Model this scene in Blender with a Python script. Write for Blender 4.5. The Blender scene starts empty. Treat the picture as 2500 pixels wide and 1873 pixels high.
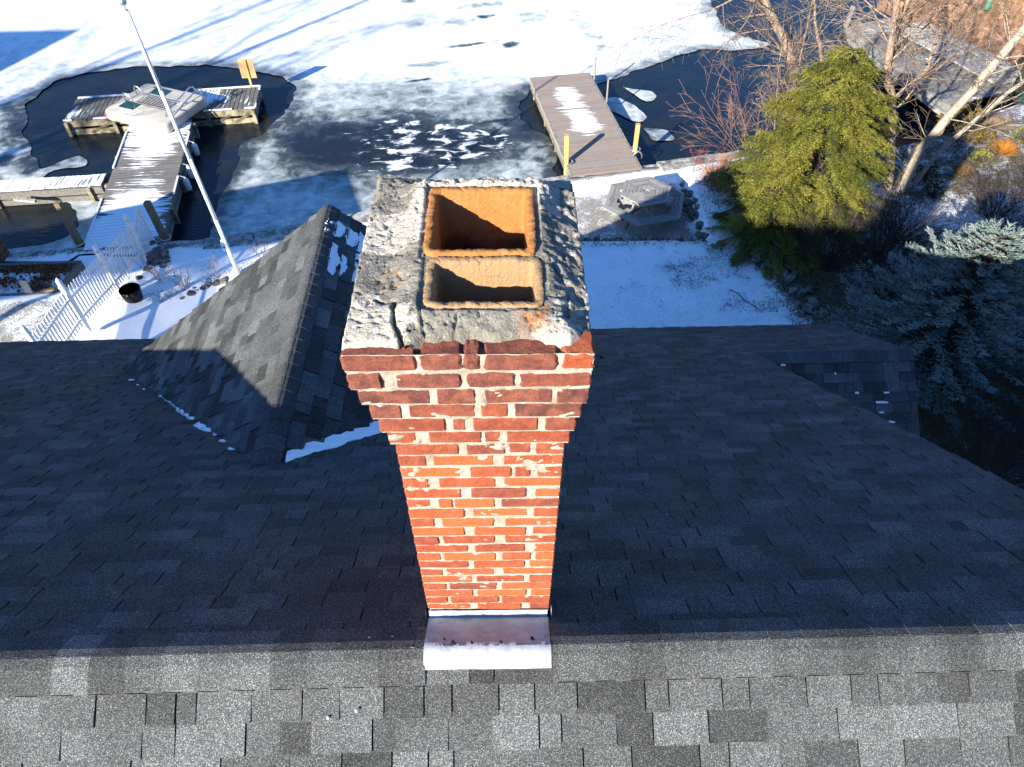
import bpy, bmesh, math, random
import numpy as np
from mathutils import Vector, Matrix, noise as mn

random.seed(11); rng = np.random.default_rng(11)
scene = bpy.context.scene
COL = scene.collection
D2R = math.radians

# ------------------------------------------------------------------ camera, sky, sun, exposure
ZC = 11.7
def cam_basis(p, r, yw):
    fw = Vector((math.sin(yw)*math.cos(p), math.cos(yw)*math.cos(p), -math.sin(p)))
    rt = Vector((math.cos(yw), -math.sin(yw), 0)); up = rt.cross(fw)
    c, s = math.cos(r), math.sin(r)
    return c*rt+s*up, -s*rt+c*up, fw
CA, CB, CF = cam_basis(D2R(48.2), D2R(-.7), D2R(.8))
cd = bpy.data.cameras.new('camera'); cam = bpy.data.objects.new('camera', cd); COL.objects.link(cam)
cam.matrix_world = Matrix(((CA.x, CB.x, -CF.x, 0), (CA.y, CB.y, -CF.y, 0), (CA.z, CB.z, -CF.z, ZC), (0, 0, 0, 1)))
cd.sensor_fit = 'HORIZONTAL'; cd.sensor_width = 36; cd.lens = 1748/2500*36
cd.clip_start = .05; cd.clip_end = 2000
scene.camera = cam
SUN_AZ, SUN_EL = 38.3, 23.6            # heading of the light, height of the sun
w = bpy.data.worlds.new('World'); scene.world = w; w.use_nodes = True
wn = w.node_tree; bg = wn.nodes['Background']
sky = wn.nodes.new('ShaderNodeTexSky'); sky.sky_type = 'NISHITA'; sky.sun_disc = False
sky.sun_elevation = D2R(SUN_EL); sky.sun_rotation = D2R(180+SUN_AZ)
sky.altitude = 200; sky.air_density = 1.0; sky.dust_density = .1; sky.ozone_density = 5.0
tnt = wn.nodes.new('ShaderNodeMix'); tnt.data_type = 'RGBA'; tnt.blend_type = 'MULTIPLY'; tnt.inputs[0].default_value = 1
tnt.inputs[7].default_value = (.70, 1.04, 1.32, 1)      # very clear, deep blue winter sky, the same all over
wn.links.new(sky.outputs[0], tnt.inputs[6]); wn.links.new(tnt.outputs[2], bg.inputs[0]); bg.inputs[1].default_value = .085
LD = Vector((math.sin(D2R(SUN_AZ))*math.cos(D2R(SUN_EL)), math.cos(D2R(SUN_AZ))*math.cos(D2R(SUN_EL)), -math.sin(D2R(SUN_EL))))
sl = bpy.data.lights.new('sun', 'SUN'); sl.energy = 5.0; sl.angle = D2R(.5); sl.color = (1, .93, .82)
so = bpy.data.objects.new('sun', sl); COL.objects.link(so); so.rotation_euler = LD.to_track_quat('-Z', 'Y').to_euler()
so.location = (-20, -20, 30)
vs = scene.view_settings
vs.view_transform = 'Standard'; vs.look = 'None'; vs.gamma = 1; vs.use_curve_mapping = False; vs.exposure = 1.44

# ------------------------------------------------------------------ numeric noise
def vnoise(x, y, seed=0):
    x = np.asarray(x, float); y = np.asarray(y, float)
    xi = np.floor(x).astype(np.int64); yi = np.floor(y).astype(np.int64); xf = x-xi; yf = y-yi
    def h(a, b):
        n = (a*374761393+b*668265263+seed*1274126177) & 0xffffffff
        n = ((n ^ (n >> 13))*1274126177) & 0xffffffff
        return ((n ^ (n >> 16)) & 0xffff)/65535.
    u = xf*xf*(3-2*xf); v = yf*yf*(3-2*yf)
    return (h(xi, yi)*(1-u)+h(xi+1, yi)*u)*(1-v)+(h(xi, yi+1)*(1-u)+h(xi+1, yi+1)*u)*v
def fbm(x, y, o=4, seed=0, g=.5):
    s = 0; a = 1; t = 0; x = np.asarray(x, float); y = np.asarray(y, float)+0*x; x = x+0*y; x, y = .866*x-.5*y, .5*x+.866*y
    for i in range(o):
        s = s+a*vnoise(x, y, seed+i*17); t += a; a *= g; x, y = 2.03*(.8*x-.6*y)+3.7, 2.03*(.6*x+.8*y)+1.9
    return s/t
def sstep(a, b, x): 
    k = np.clip((np.asarray(x, float)-a)/(b-a), 0, 1); return k*k*(3-2*k)
def poly_sdf(px, py, poly):
    """signed distance to a polygon, negative inside"""
    P = np.array(poly, float); d = np.full(np.shape(px), 1e9); ins = np.zeros(np.shape(px), bool)
    n = len(P); j = n-1
    for i in range(n):
        ax, ay = P[i]; bx, by = P[j]
        ex, ey = bx-ax, by-ay; wx, wy = px-ax, py-ay
        k = np.clip((wx*ex+wy*ey)/max(ex*ex+ey*ey, 1e-9), 0, 1)
        d = np.minimum(d, (wx-ex*k)**2+(wy-ey*k)**2)
        c = ((ay <= py) & (by > py)) | ((by <= py) & (ay > py))
        with np.errstate(divide='ignore', invalid='ignore'):
            xi = ax+(py-ay)/((by-ay) if by != ay else 1e-9)*ex
        ins ^= c & (px < xi); j = i
    d = np.sqrt(d); return np.where(ins, -d, d)

# ------------------------------------------------------------------ object helpers
class MB:
    def __init__(s): s.v = []; s.f = []; s.t = []
    def add(s, vs, fs, tint=1.):
        o = len(s.v); s.v += [tuple(q) for q in vs]
        for f in fs: s.f.append(tuple(i+o for i in f)); s.t.append(tint)
    def hexa(s, p, tint=1.):     # p: 4 bottom, 4 top (ccw)
        s.add(p, [(3, 2, 1, 0), (4, 5, 6, 7), (0, 1, 5, 4), (1, 2, 6, 5), (2, 3, 7, 6), (3, 0, 4, 7)], tint)
    def box(s, c, d, R=None, tint=1.):
        x, y, z = d[0]/2, d[1]/2, d[2]/2
        p = [Vector(q) for q in ((-x, -y, -z), (x, -y, -z), (x, y, -z), (-x, y, -z), (-x, -y, z), (x, -y, z), (x, y, z), (-x, y, z))]
        if R is not None: p = [R @ q for q in p]
        c = Vector(c); s.hexa([q+c for q in p], tint)
    def bar(s, a, b, wd, th, tint=1., up=Vector((0, 0, 1))):
        a = Vector(a); b = Vector(b); d = b-a; L = d.length; d.normalize()
        if abs(d.dot(up)) > .98: up = Vector((0, 1, 0))
        x = d.cross(up).normalized(); u = x.cross(d)
        R = Matrix((x, d, u)).transposed(); s.box((a+b)/2, (wd, L, th), R, tint)
    def tube(s, pts, rad, n=6, tint=1., cap=True):
        pts = [Vector(p) for p in pts]; o = len(s.v); N = len(pts); ref = Vector((.3, .2, 1)).normalized()
        for i, p in enumerate(pts):
            d = (pts[min(i+1, N-1)]-pts[max(i-1, 0)])
            d = d.normalized() if d.length > 1e-9 else Vector((0, 0, 1))
            x = d.cross(ref)
            if x.length < .05: x = d.cross(Vector((1, 0, 0)))
            x.normalize(); y = d.cross(x); r = rad[i] if hasattr(rad, '__len__') else rad
            for k in range(n):
                a = 2*math.pi*k/n; s.v.append(tuple(p+x*(r*math.cos(a))+y*(r*math.sin(a))))
        for i in range(N-1):
            for k in range(n):
                k2 = (k+1) % n; s.f.append((o+i*n+k, o+i*n+k2, o+(i+1)*n+k2, o+(i+1)*n+k)); s.t.append(tint)
        if cap and n > 2:
            s.f.append(tuple(o+k for k in range(n-1, -1, -1))); s.t.append(tint)
            s.f.append(tuple(o+(N-1)*n+k for k in range(n))); s.t.append(tint)
    def prism(s, poly, vec, tint=1.):   # poly: 3d points, extruded by vec
        n = len(poly); P = [Vector(p) for p in poly]; V = Vector(vec)
        s.add(P+[p+V for p in P], [tuple(range(n-1, -1, -1)), tuple(range(n, 2*n))]+[(i, (i+1) % n, n+(i+1) % n, n+i) for i in range(n)], tint)
    def mesh(s, name='mesh'):
        me = bpy.data.meshes.new(name); me.from_pydata(s.v, [], s.f); me.update()
        a = me.attributes.new('tint', 'FLOAT', 'FACE'); a.data.foreach_set('value', np.array(s.t, np.float32)); return me
    def build(s, name, mat, parent=None, smooth=False, **props):
        return link(name, s.mesh(name), mat, parent, smooth, **props)
def link(name, me, mat, parent=None, smooth=False, **props):
    if mat is not None and not me.materials: me.materials.append(mat)
    if smooth: me.polygons.foreach_set('use_smooth', [True]*len(me.polygons))
    o = bpy.data.objects.new(name, me); COL.objects.link(o)
    if parent is not None: adopt(o, parent)
    for k, v in props.items(): o[k] = v
    return o
def wmat(o):
    m = o.matrix_basis.copy()
    return wmat(o.parent) @ o.matrix_parent_inverse @ m if o.parent else m
def adopt(o, p):                          # child keeps the world coordinates it was built in
    o.parent = p; o.matrix_parent_inverse = wmat(p).inverted()
def empty(name, loc, label, cat, group=None):
    o = bpy.data.objects.new(name, None); COL.objects.link(o); o.location = loc; o.empty_display_size = .2
    o['label'] = label; o['category'] = cat
    if group: o['group'] = group
    return o
def tag(o, label, cat=None, group=None, kind=None):
    o['label'] = label
    if cat: o['category'] = cat
    if group: o['group'] = group
    if kind: o['kind'] = kind
    return o
def npmesh(name, V, F, tint=None):
    me = bpy.data.meshes.new(name); V = np.asarray(V, np.float32); F = np.asarray(F, np.int32); k = F.shape[1]
    me.vertices.add(len(V)); me.vertices.foreach_set('co', V.ravel())
    me.loops.add(F.size); me.loops.foreach_set('vertex_index', F.ravel())
    me.polygons.add(len(F)); me.polygons.foreach_set('loop_start', np.arange(len(F), dtype=np.int32)*k)
    me.polygons.foreach_set('loop_total', np.full(len(F), k, np.int32))
    me.update(calc_edges=True)
    a = me.attributes.new('tint', 'FLOAT', 'FACE')
    a.data.foreach_set('value', np.ones(len(F), np.float32) if tint is None else np.asarray(tint, np.float32)); return me
def grid_faces(nx, ny):
    i = np.arange(nx-1)[None, :]; j = np.arange(ny-1)[:, None]; a = j*nx+i
    return np.stack([a, a+1, a+nx+1, a+nx], -1).reshape(-1, 4)
def vattr(me, name, val):
    a = me.attributes.new(name, 'FLOAT', 'POINT'); a.data.foreach_set('value', np.asarray(val, np.float32))

# ------------------------------------------------------------------ materials
class NT:
    def __init__(s, name):
        s.m = bpy.data.materials.new(name); s.m.use_nodes = True; s.t = s.m.node_tree
        s.b = s.t.nodes['Principled BSDF']; s.geo = None
    def n(s, ty, **k):
        x = s.t.nodes.new(ty)
        for a, b in k.items(): setattr(x, a, b)
        return x
    def set(s, sock, v):
        if hasattr(v, 'is_output'): s.t.links.new(v, sock)
        elif isinstance(v, (tuple, list)) and len(v) == 3 and sock.type == 'RGBA': sock.default_value = (*v, 1)
        else: sock.default_value = v
    def pos(s, sc=(1, 1, 1), obj=False):
        if obj: p = s.n('ShaderNodeTexCoord').outputs['Object']
        else: p = s.n('ShaderNodeNewGeometry').outputs['Position']
        if sc != (1, 1, 1):
            mp = s.n('ShaderNodeMapping'); s.set(mp.inputs['Vector'], p); mp.inputs['Scale'].default_value = sc; p = mp.outputs[0]
        return p
    def noise(s, scale, detail=4, rough=.55, vec=None, dist=0):
        x = s.n('ShaderNodeTexNoise'); s.set(x.inputs['Vector'], vec or s.pos()); x.inputs['Scale'].default_value = scale
        x.inputs['Detail'].default_value = detail; x.inputs['Roughness'].default_value = rough; x.inputs['Distortion'].default_value = dist
        return x.outputs[0]
    def voro(s, scale, vec=None, feature='F1', out='Distance'):
        x = s.n('ShaderNodeTexVoronoi', feature=feature); s.set(x.inputs['Vector'], vec or s.pos()); x.inputs['Scale'].default_value = scale
        return x.outputs[out]
    def attr(s, name): return s.n('ShaderNodeAttribute', attribute_name=name).outputs['Fac']
    def math(s, op, a, b=0., clamp=False):
        x = s.n('ShaderNodeMath', operation=op, use_clamp=clamp); s.set(x.inputs[0], a); s.set(x.inputs[1], b); return x.outputs[0]
    def ramp(s, f, a, b, lo=0., hi=1.):
        x = s.n('ShaderNodeMapRange', interpolation_type='SMOOTHSTEP'); s.set(x.inputs[0], f)
        for i, v in enumerate((a, b, lo, hi)): x.inputs[1+i].default_value = v
        return x.outputs[0]
    def mix(s, f, a, b, mode='MIX'):
        x = s.n('ShaderNodeMix', data_type='RGBA', blend_type=mode); s.set(x.inputs[0], f); s.set(x.inputs[6], a); s.set(x.inputs[7], b); return x.outputs[2]
    def cr(s, f, stops):
        x = s.n('ShaderNodeValToRGB'); s.set(x.inputs[0], f); e = x.color_ramp.elements
        while len(e) < len(stops): e.new(.5)
        for q, (p, c) in zip(e, stops): q.position = p; q.color = (*c, 1)
        return x.outputs[0]
    def bump(s, h, strength=.5, dist=.01, nrm=None):
        x = s.n('ShaderNodeBump'); s.set(x.inputs['Height'], h); x.inputs['Strength'].default_value = strength; x.inputs['Distance'].default_value = dist
        if nrm is not None: s.set(x.inputs['Normal'], nrm)
        s.set(s.b.inputs['Normal'], x.outputs[0]); return x.outputs[0]
    def fin(s, col, rough=.7, spec=.3, metal=0.):
        s.set(s.b.inputs['Base Color'], col); s.set(s.b.inputs['Roughness'], rough)
        s.b.inputs['Specular IOR Level'].default_value = spec; s.b.inputs['Metallic'].default_value = metal; return s.m
def simple(name, col, rough=.75, ns=8., amt=.25, bs=40., bump=.2, bd=.005, spec=.25, metal=0., stretch=(1, 1, 1), hue=None, obj=False):
    t = NT(name); P = t.pos(stretch, obj)
    f = t.noise(ns, 5, .6, P); c = t.mix(t.ramp(f, .3, .7), tuple(q*(1-amt) for q in col), tuple(min(1, q*(1+amt)) for q in (hue or col)))
    k = t.n('ShaderNodeCombineColor'); a = t.attr('tint')
    for i in range(3): t.set(k.inputs[i], a)
    c = t.mix(1., c, k.outputs[0], 'MULTIPLY')
    if bump: t.bump(t.noise(bs, 4, .6, P), bump, bd)
    return t.fin(c, rough, spec, metal)

def m_brick():
    t = NT('brick'); a = t.attr('tint'); P = t.pos()
    base = t.cr(a, [(0, (.085, .036, .034)), (.2, (.14, .05, .04)), (.45, (.235, .055, .032)), (.75, (.33, .078, .03)), (1, (.38, .115, .036))])
    n1 = t.noise(22, 6, .65, P); c = t.mix(t.ramp(n1, .35, .7), base, t.mix(.55, base, (.38, .13, .07))); c = t.mix(t.ramp(t.noise(48, 4, .6, P), .5, .78, 0, .3), c, (.18, .05, .032))
    c = t.mix(t.ramp(t.noise(9, 5, .7, P), .56, .74, 0, .28), c, (.12, .045, .04))
    c = t.mix(t.ramp(t.noise(30, 6, .75, P), .6, .8, 0, .4), c, (.42, .27, .2))          # lime haze
    c = t.mix(t.ramp(t.voro(260, P), .10, .04), c, (.45, .3, .2))
    c = t.mix(t.ramp(t.noise(140, 3, .6, P), .63, .72, 0, .7), c, (.05, .02, .018))
    h = t.math('ADD', t.math('MULTIPLY', t.noise(60, 6, .7, P), 1.), t.math('MULTIPLY', t.noise(300, 3, .6, P), .35))
    t.bump(h, 1., .008); return t.fin(c, .9, .08)
def m_mortar():
    t = NT('lime_mortar'); P = t.pos()
    c = t.cr(t.noise(14, 6, .7, P), [(.3, (.24, .2, .15)), (.55, (.4, .35, .275)), (.72, (.52, .47, .385))])
    c = t.mix(t.ramp(t.noise(45, 5, .7, P), .58, .75, 0, .45), c, (.38, .17, .1))
    t.bump(t.noise(120, 6, .75, P), .9, .006); return t.fin(c, .95, .1)
def m_crown():
    t = NT('cement_crown'); P = t.pos((1, 1, 1), True)
    c = t.cr(t.noise(11, 7, .72, P), [(.28, (.11, .1, .08)), (.5, (.2, .185, .15)), (.72, (.29, .268, .22))])
    pale = t.attr('pale'); c = t.mix(t.ramp(t.math('ADD', pale, t.math('MULTIPLY', t.math('SUBTRACT', t.noise(24, 6, .7, P), .5), .9)), .42, .58), c, t.cr(t.noise(40, 5, .7, P), [(.3, (.33, .295, .24)), (.7, (.5, .455, .375))]))
    dark = t.attr('dark'); c = t.mix(t.ramp(t.math('ADD', dark, t.math('MULTIPLY', t.math('SUBTRACT', t.noise(30, 6, .8, P), .5), 1.2)), .45, .7, 0, .9), c, t.cr(t.voro(170, P), [(.2, (.16, .155, .14)), (.5, (.035, .035, .033))]))
    li = t.attr('lichen'); c = t.mix(t.ramp(t.math('ADD', li, t.math('MULTIPLY', t.math('SUBTRACT', t.noise(55, 5, .75, P), .5), 1.9)), .62, .8, 0, .85), c, (.36, .125, .02))
    mo = t.attr('moss'); c = t.mix(t.ramp(t.math('ADD', mo, t.math('MULTIPLY', t.math('SUBTRACT', t.noise(70, 5, .7, P), .5), 1.1)), .45, .62, 0, .8), c, (.15, .125, .03))
    c = t.mix(t.ramp(t.noise(85, 4, .7, P), .58, .68, 0, .8), c, (.06, .055, .05))
    c = t.mix(t.ramp(t.noise(160, 3, .6, P), .63, .7, 0, .7), c, (.6, .57, .5))
    h = t.math('ADD', t.noise(70, 7, .75, P), t.math('MULTIPLY', t.voro(120, P), .5)); t.bump(h, .8, .006)
    return t.fin(c, .95, .1)
def m_flue():
    t = NT('terracotta'); P = t.pos((1, 1, 1), True); a = t.attr('tint')
    c = t.mix(t.ramp(a, .6, 1.), (.40, .165, .048), (.34, .22, .115))
    c = t.mix(t.ramp(t.noise(18, 6, .7, P), .4, .75), c, t.mix(.5, c, (.42, .24, .11)))
    c = t.mix(t.ramp(t.noise(60, 5, .75, P), .6, .72, 0, .6), c, (.14, .09, .06))
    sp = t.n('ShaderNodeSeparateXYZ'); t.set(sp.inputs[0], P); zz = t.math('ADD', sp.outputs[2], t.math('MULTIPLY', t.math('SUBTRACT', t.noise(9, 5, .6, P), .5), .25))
    c = t.mix(t.ramp(zz, 1.62, 1.42), c, (.03, .022, .017))          # soot with deep shade painted in, darker lower down the flue
    c = t.mix(t.ramp(t.noise(34, 6, .8, P), .55, .7, 0, .55), c, (.1, .062, .04))
    t.bump(t.noise(90, 5, .7, P), .9, .007); return t.fin(c, .9, .1)
def m_shingle():
    t = NT('asphalt_shingle'); P = t.pos(); a = t.attr('tint')
    g = t.noise(210, 3, .8, P); sp = t.voro(380, P, 'F1', 'Color')
    s2 = t.n('ShaderNodeSeparateColor'); t.set(s2.inputs[0], sp)
    v = t.math('ADD', t.math('MULTIPLY', t.ramp(g, .3, .7), .7), t.math('MULTIPLY', t.math('POWER', s2.outputs[0], 3.), .75))
    c = t.cr(v, [(.12, (.027, .0295, .0295)), (.5, (.056, .0595, .0585)), (.8, (.107, .111, .107)), (1, (.25, .25, .24))])
    big = t.ramp(t.noise(2.2, 4, .6, P), .3, .7, .82, 1.15)
    k = t.n('ShaderNodeCombineColor'); aa = t.math('MULTIPLY', a, big)
    for i in range(3): t.set(k.inputs[i], aa)
    c = t.mix(1., c, k.outputs[0], 'MULTIPLY')
    t.bump(t.math('ADD', g, t.math('MULTIPLY', s2.outputs[1], .4)), .6, .004); return t.fin(c, .9, .12)
def m_lead():
    t = NT('lead_flashing'); P = t.pos()
    c = t.mix(t.ramp(t.noise(9, 5, .65, P), .35, .7), (.27, .295, .335), (.40, .425, .46))
    c = t.mix(t.ramp(t.noise(26, 5, .7, P), .55, .7, 0, .7), c, (.16, .165, .19))
    t.bump(t.noise(14, 5, .6, P), .5, .012); return t.fin(c, .55, .4, 0.)
def m_snow(name='snow', fleck=.0):
    t = NT(name); P = t.pos()
    c = t.mix(t.ramp(t.noise(1.2, 5, .6, P), .3, .7), (.83, .85, .87), (.92, .93, .93))
    t.bump(t.noise(9, 6, .65, P), .35, .03); return t.fin(c, .8, .2)
def m_ice():
    t = NT('lake_ice'); P = t.pos(); s = t.attr('snow')
    n = t.math('ADD', t.math('MULTIPLY', t.math('SUBTRACT', t.noise(2.3, 8, .68, P, .6), .5), .75), t.math('MULTIPLY', t.math('SUBTRACT', t.noise(.5, 5, .6, t.pos((1, 2.6, 1)), .8), .5), .5))
    f = t.math('ADD', s, n)
    c = t.cr(f, [(.12, (.011, .013, .013)), (.34, (.05, .062, .062)), (.52, (.27, .31, .31)), (.68, (.5, .54, .54)), (.86, (.79, .81, .82)), (1, (.86, .87, .88))])
    fl = t.attr('fleck'); fm = t.ramp(t.math('ADD', t.noise(1.9, 6, .62, t.pos((.8, 1.5, 1)), .5), t.math('MULTIPLY', t.math('SUBTRACT', fl, 1.), .3)), .5, .61)
    c = t.mix(fm, c, (.8, .82, .84))
    t.bump(t.noise(6, 7, .7, P), .25, .03)
    return t.fin(c, t.ramp(f, .2, .7, .22, .75), .35)
def m_water():
    t = NT('lake_water'); P = t.pos((1, 1.6, 1))
    c = t.mix(t.ramp(t.noise(.8, 6, .7, P), .4, .7), (.006, .011, .018), (.016, .018, .016))
    h = t.math('ADD', t.noise(7, 3, .55, P, .4), t.math('MULTIPLY', t.noise(22, 2, .5, P), .35))
    t.bump(h, .22, .05); t.b.inputs['IOR'].default_value = 1.33; return t.fin(c, .06, .32)
def m_ground():
    t = NT('snowy_ground'); P = t.pos(); s = t.attr('snow')
    gr = t.cr(t.noise(13, 6, .75, P), [(.3, (.03, .024, .015)), (.5, (.095, .078, .045)), (.7, (.19, .155, .1))])
    gv = t.attr('gravel'); gr = t.mix(gv, gr, t.cr(t.noise(16, 6, .75, P), [(.3, (.14, .125, .1)), (.6, (.33, .31, .27)), (.75, (.5, .48, .44))]))
    n = t.math('ADD', t.math('MULTIPLY', t.math('SUBTRACT', t.noise(30, 6, .78, P), .5), 1.5), t.math('MULTIPLY', t.math('SUBTRACT', t.noise(2.6, 6, .7, P), .5), .9))
    f = t.math('ADD', s, n); sn = t.mix(t.ramp(t.noise(1.5, 4, .6, P), .3, .7), (.83, .85, .87), (.92, .93, .93))
    c = t.mix(t.ramp(f, .4, .62), gr, sn)
    t.bump(t.math('ADD', t.math('MULTIPLY', t.noise(24, 6, .75, P), 1.), t.ramp(f, .4, .62, 0, .5)), .6, .03); return t.fin(c, .9, .12)
def m_deck(name, wood, wood2, amount, sc=(1, 1, 1), edge=.0, ang=0., ns=3.):
    """weathered boards with thin wind-blown snow left on them (world-space streaks)"""
    t = NT(name); P = t.pos(); a = t.attr('tint')
    mp = t.n('ShaderNodeMapping'); t.set(mp.inputs['Vector'], P); mp.inputs['Rotation'].default_value = (0, 0, ang); mp.inputs['Scale'].default_value = sc
    c = t.mix(t.ramp(t.noise(9, 6, .7, mp.outputs[0]), .3, .7), wood, wood2)
    k = t.n('ShaderNodeCombineColor')
    for i in range(3): t.set(k.inputs[i], a)
    c = t.mix(1., c, k.outputs[0], 'MULTIPLY')
    big = t.noise(.9, 3, .5, P); st = t.noise(ns, 4, .65, mp.outputs[0]); s = t.attr('snow')
    f = t.math('ADD', t.math('ADD', s, t.math('MULTIPLY', t.math('SUBTRACT', big, .5), .9)), t.math('MULTIPLY', t.math('SUBTRACT', st, .5), 1.3))
    c = t.mix(t.ramp(f, amount, amount+.12), c, (.83, .85, .87))
    t.bump(t.noise(60, 4, .6, mp.outputs[0]), .3, .004); return t.fin(c, .85, .2)
def m_bark(name, c1, c2, c3):
    t = NT(name); P = t.pos((1, 1, .45))
    c = t.cr(t.noise(20, 7, .8, P, .8), [(.36, c1), (.5, c2), (.68, c3)])
    t.bump(t.noise(28, 6, .75, P), 1., .03); return t.fin(c, .9, .15)
def m_leaf(name, c1, c2, c3, rough=.7, trans=.15):
    t = NT(name); a = t.attr('tint'); c = t.cr(a, [(0, c1), (.5, c2), (1, c3)])
    t.fin(c, rough, .2)
    tr = t.n('ShaderNodeBsdfTranslucent'); t.set(tr.inputs[0], c); mx = t.n('ShaderNodeMixShader'); mx.inputs[0].default_value = trans
    t.t.links.new(t.b.outputs[0], mx.inputs[1]); t.t.links.new(tr.outputs[0], mx.inputs[2])
    t.t.links.new(mx.outputs[0], t.t.nodes['Material Output'].inputs[0]); return t.m

BRICK, MORTAR, CROWN, FLUE, SHING, LEAD = m_brick(), m_mortar(), m_crown(), m_flue(), m_shingle(), m_lead()
SNOW, ICE, WATER, GROUND = m_snow(), m_ice(), m_water(), m_ground()
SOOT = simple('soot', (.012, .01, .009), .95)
FELT = simple('roof_underlay', (.012, .012, .013), .95, bump=0)
SIDING = simple('house_siding', (.32, .34, .33), .8)
TRIM = simple('white_trim', (.72, .73, .72), .6, amt=.06, bump=.05)
WHITE = simple('white_paint', (.76, .77, .77), .5, ns=14, amt=.1, bump=.15)
POLE = simple('white_pole_paint', (.78, .78, .77), .4, amt=.05, bump=.05)
OLDWOOD = simple('weathered_wood', (.2, .185, .16), .85, ns=6, amt=.4, bump=.5, stretch=(3, 3, 12), hue=(.26, .24, .21))
GREYWOOD = simple('silver_grey_wood', (.23, .225, .21), .85, ns=14, amt=.35, bump=.5, obj=True, stretch=(1, 6, 6))
WETWOOD = simple('wet_crib_wood', (.16, .13, .085), .7, ns=5, amt=.5, bump=.4, hue=(.25, .21, .14))
TREATED = simple('treated_post_wood', (.17, .13, .075), .8, ns=8, amt=.3, bump=.4, stretch=(6, 6, 1))
YELLOW = simple('new_pine_wood', (.52, .32, .11), .7, ns=10, amt=.2, bump=.3, stretch=(8, 8, 1))
PLY = simple('plywood', (.47, .29, .13), .75, ns=6, amt=.15, bump=.2, stretch=(5, 5, 1))
CONC = simple('sea_wall_concrete', (.22, .21, .19), .92, ns=7, amt=.45, bs=60, bump=.8, bd=.01, hue=(.33, .32, .29))
STONE = simple('field_stone', (.075, .07, .06), .9, ns=9, amt=.5, bs=30, bump=.8, bd=.02, hue=(.15, .14, .12))
BOULD = simple('pale_boulder', (.3, .27, .22), .9, ns=9, amt=.35, bs=30, bump=.8, bd=.02)
METAL = simple('aluminium_tube', (.62, .63, .64), .32, amt=.08, bump=0, metal=.85, spec=.5)
BEIGE = simple('beige_plastic', (.5, .45, .36), .5, ns=3, amt=.12, bump=.08)
GREEN = simple('green_panel', (.012, .05, .036), .25, amt=.2, bump=0, spec=.5)
ORANGE = simple('orange_reflector', (.65, .13, .03), .4, amt=.05, bump=0)
BLACK = simple('black_plastic', (.012, .012, .013), .5, amt=.2, bump=.1)
VINYL = simple('white_vinyl', (.75, .76, .76), .45, amt=.08, bump=.05)
ROPE = simple('pale_rope', (.45, .43, .38), .9, ns=60, amt=.3, bump=.5)
CEDAR = simple('cedar_shingle', (.165, .08, .04), .85, ns=16, amt=.2, bump=.5, stretch=(6, 6, 1), hue=(.25, .15, .09))
BROWNWOOD = simple('brown_stained_wood', (.13, .07, .035), .8, ns=8, amt=.3, bump=.3)

# ------------------------------------------------------------------ terrain, water, ice
SHX = [-200, -40, -14, -12.14, -10.6, -8.77, -7.4, -6.18, -5.41, -4.23, -3.36, -1.05, 1.98, 3.17, 4.26, 5.52, 6.3, 7.6, 9.0, 11.2, 13.2, 16, 22, 60, 200]
SHY = [16, 15.6, 14.9, 14.76, 15.0, 15.14, 15.23, 15.51, 15.76, 16.13, 16.42, 17.11, 17.92, 18.17, 18.37, 18.65, 18.85, 19.05, 18.95, 19.0, 19.75, 21.2, 22.5, 26, 30]
def shore(x): return np.interp(x, SHX, SHY)
def height(x, y):
    x = np.asarray(x, float); y = np.asarray(y, float); ys = shore(x)
    wl = np.interp(x, [-12, -10.5, -9.2, -8.3, -7, -5.6, -2, 1, 2, 5.0, 5.6, 6], [12.2, 12.2, 12.6, 13.6, 12.9, 13.7, 14.0, 14.3, 14.3, 14.2, 14, 13.9])
    soft = np.interp(x, [-20, -9, 0, 1.5], [1.6, 1.7, 1.5, .25])
    z = .9-.42*sstep(0, 1, (y-wl)/soft)
    z = np.where(x < -9.3, np.maximum(z-.0, .55)-.0, z)
    bank = sstep(4.95, 5.15, x)*sstep(0, .5, ys-.5-y); z = z*(1-bank)+bank*(.86+.035*(x-5))
    hill = sstep(6.2, 8.5, x)*sstep(17, 12, y); z = z+hill*.22+np.maximum(x-7, 0)*.035*sstep(20, 14, y)
    z = z+.3*sstep(13.8, 11.2, y)*np.exp(-((x+8.7)/.9)**2)
    z = z+(fbm(x*1.3, y*1.3, 4, 3)-.5)*.06*sstep(0, .5, ys-y)
    inb = sstep(-.03, .03, ys-.08-y)
    return z*inb+(1-inb)*-.7
def axis(a, b, fine, lo, hi, coarse):
    s = np.arange(a, b+1e-6, fine); L = a-np.cumsum(coarse*1.5**np.arange(0, 30)); R = b+np.cumsum(coarse*1.5**np.arange(0, 30))
    return np.concatenate([L[L > lo][::-1], s, R[R < hi]])
gx = axis(-15.5, 19, .11, -220, 220, .5); gy = axis(8, 21.5, .11, -220, 60, .5); gy = gy[gy < 34]
X, Y = np.meshgrid(gx, gy); Zt = height(X, Y)
me = npmesh('ground', np.stack([X, Y, Zt], -1).reshape(-1, 3), grid_faces(len(gx), len(gy)))
sn = np.full(X.shape, .78)
sn -= .16*sstep(1, 0, np.hypot((X-4.6)/2.4, (Y-13.1)/1.3))                 # thin snow on the lawn by the wall
sn -= .3*sstep(6.3, 7.0, X)*sstep(14.2, 13.2, Y)
sn -= .40*sstep(1.0, .0, np.hypot((X-6.9)/1.3, (Y-12.2)/2.2)); sn -= .34*sstep(1, 0, np.hypot((X-9)/3, (Y-8.3)/2.6))
sn -= .22*sstep(5.2, 5.8, X)*sstep(14.5, 16, Y)
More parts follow.
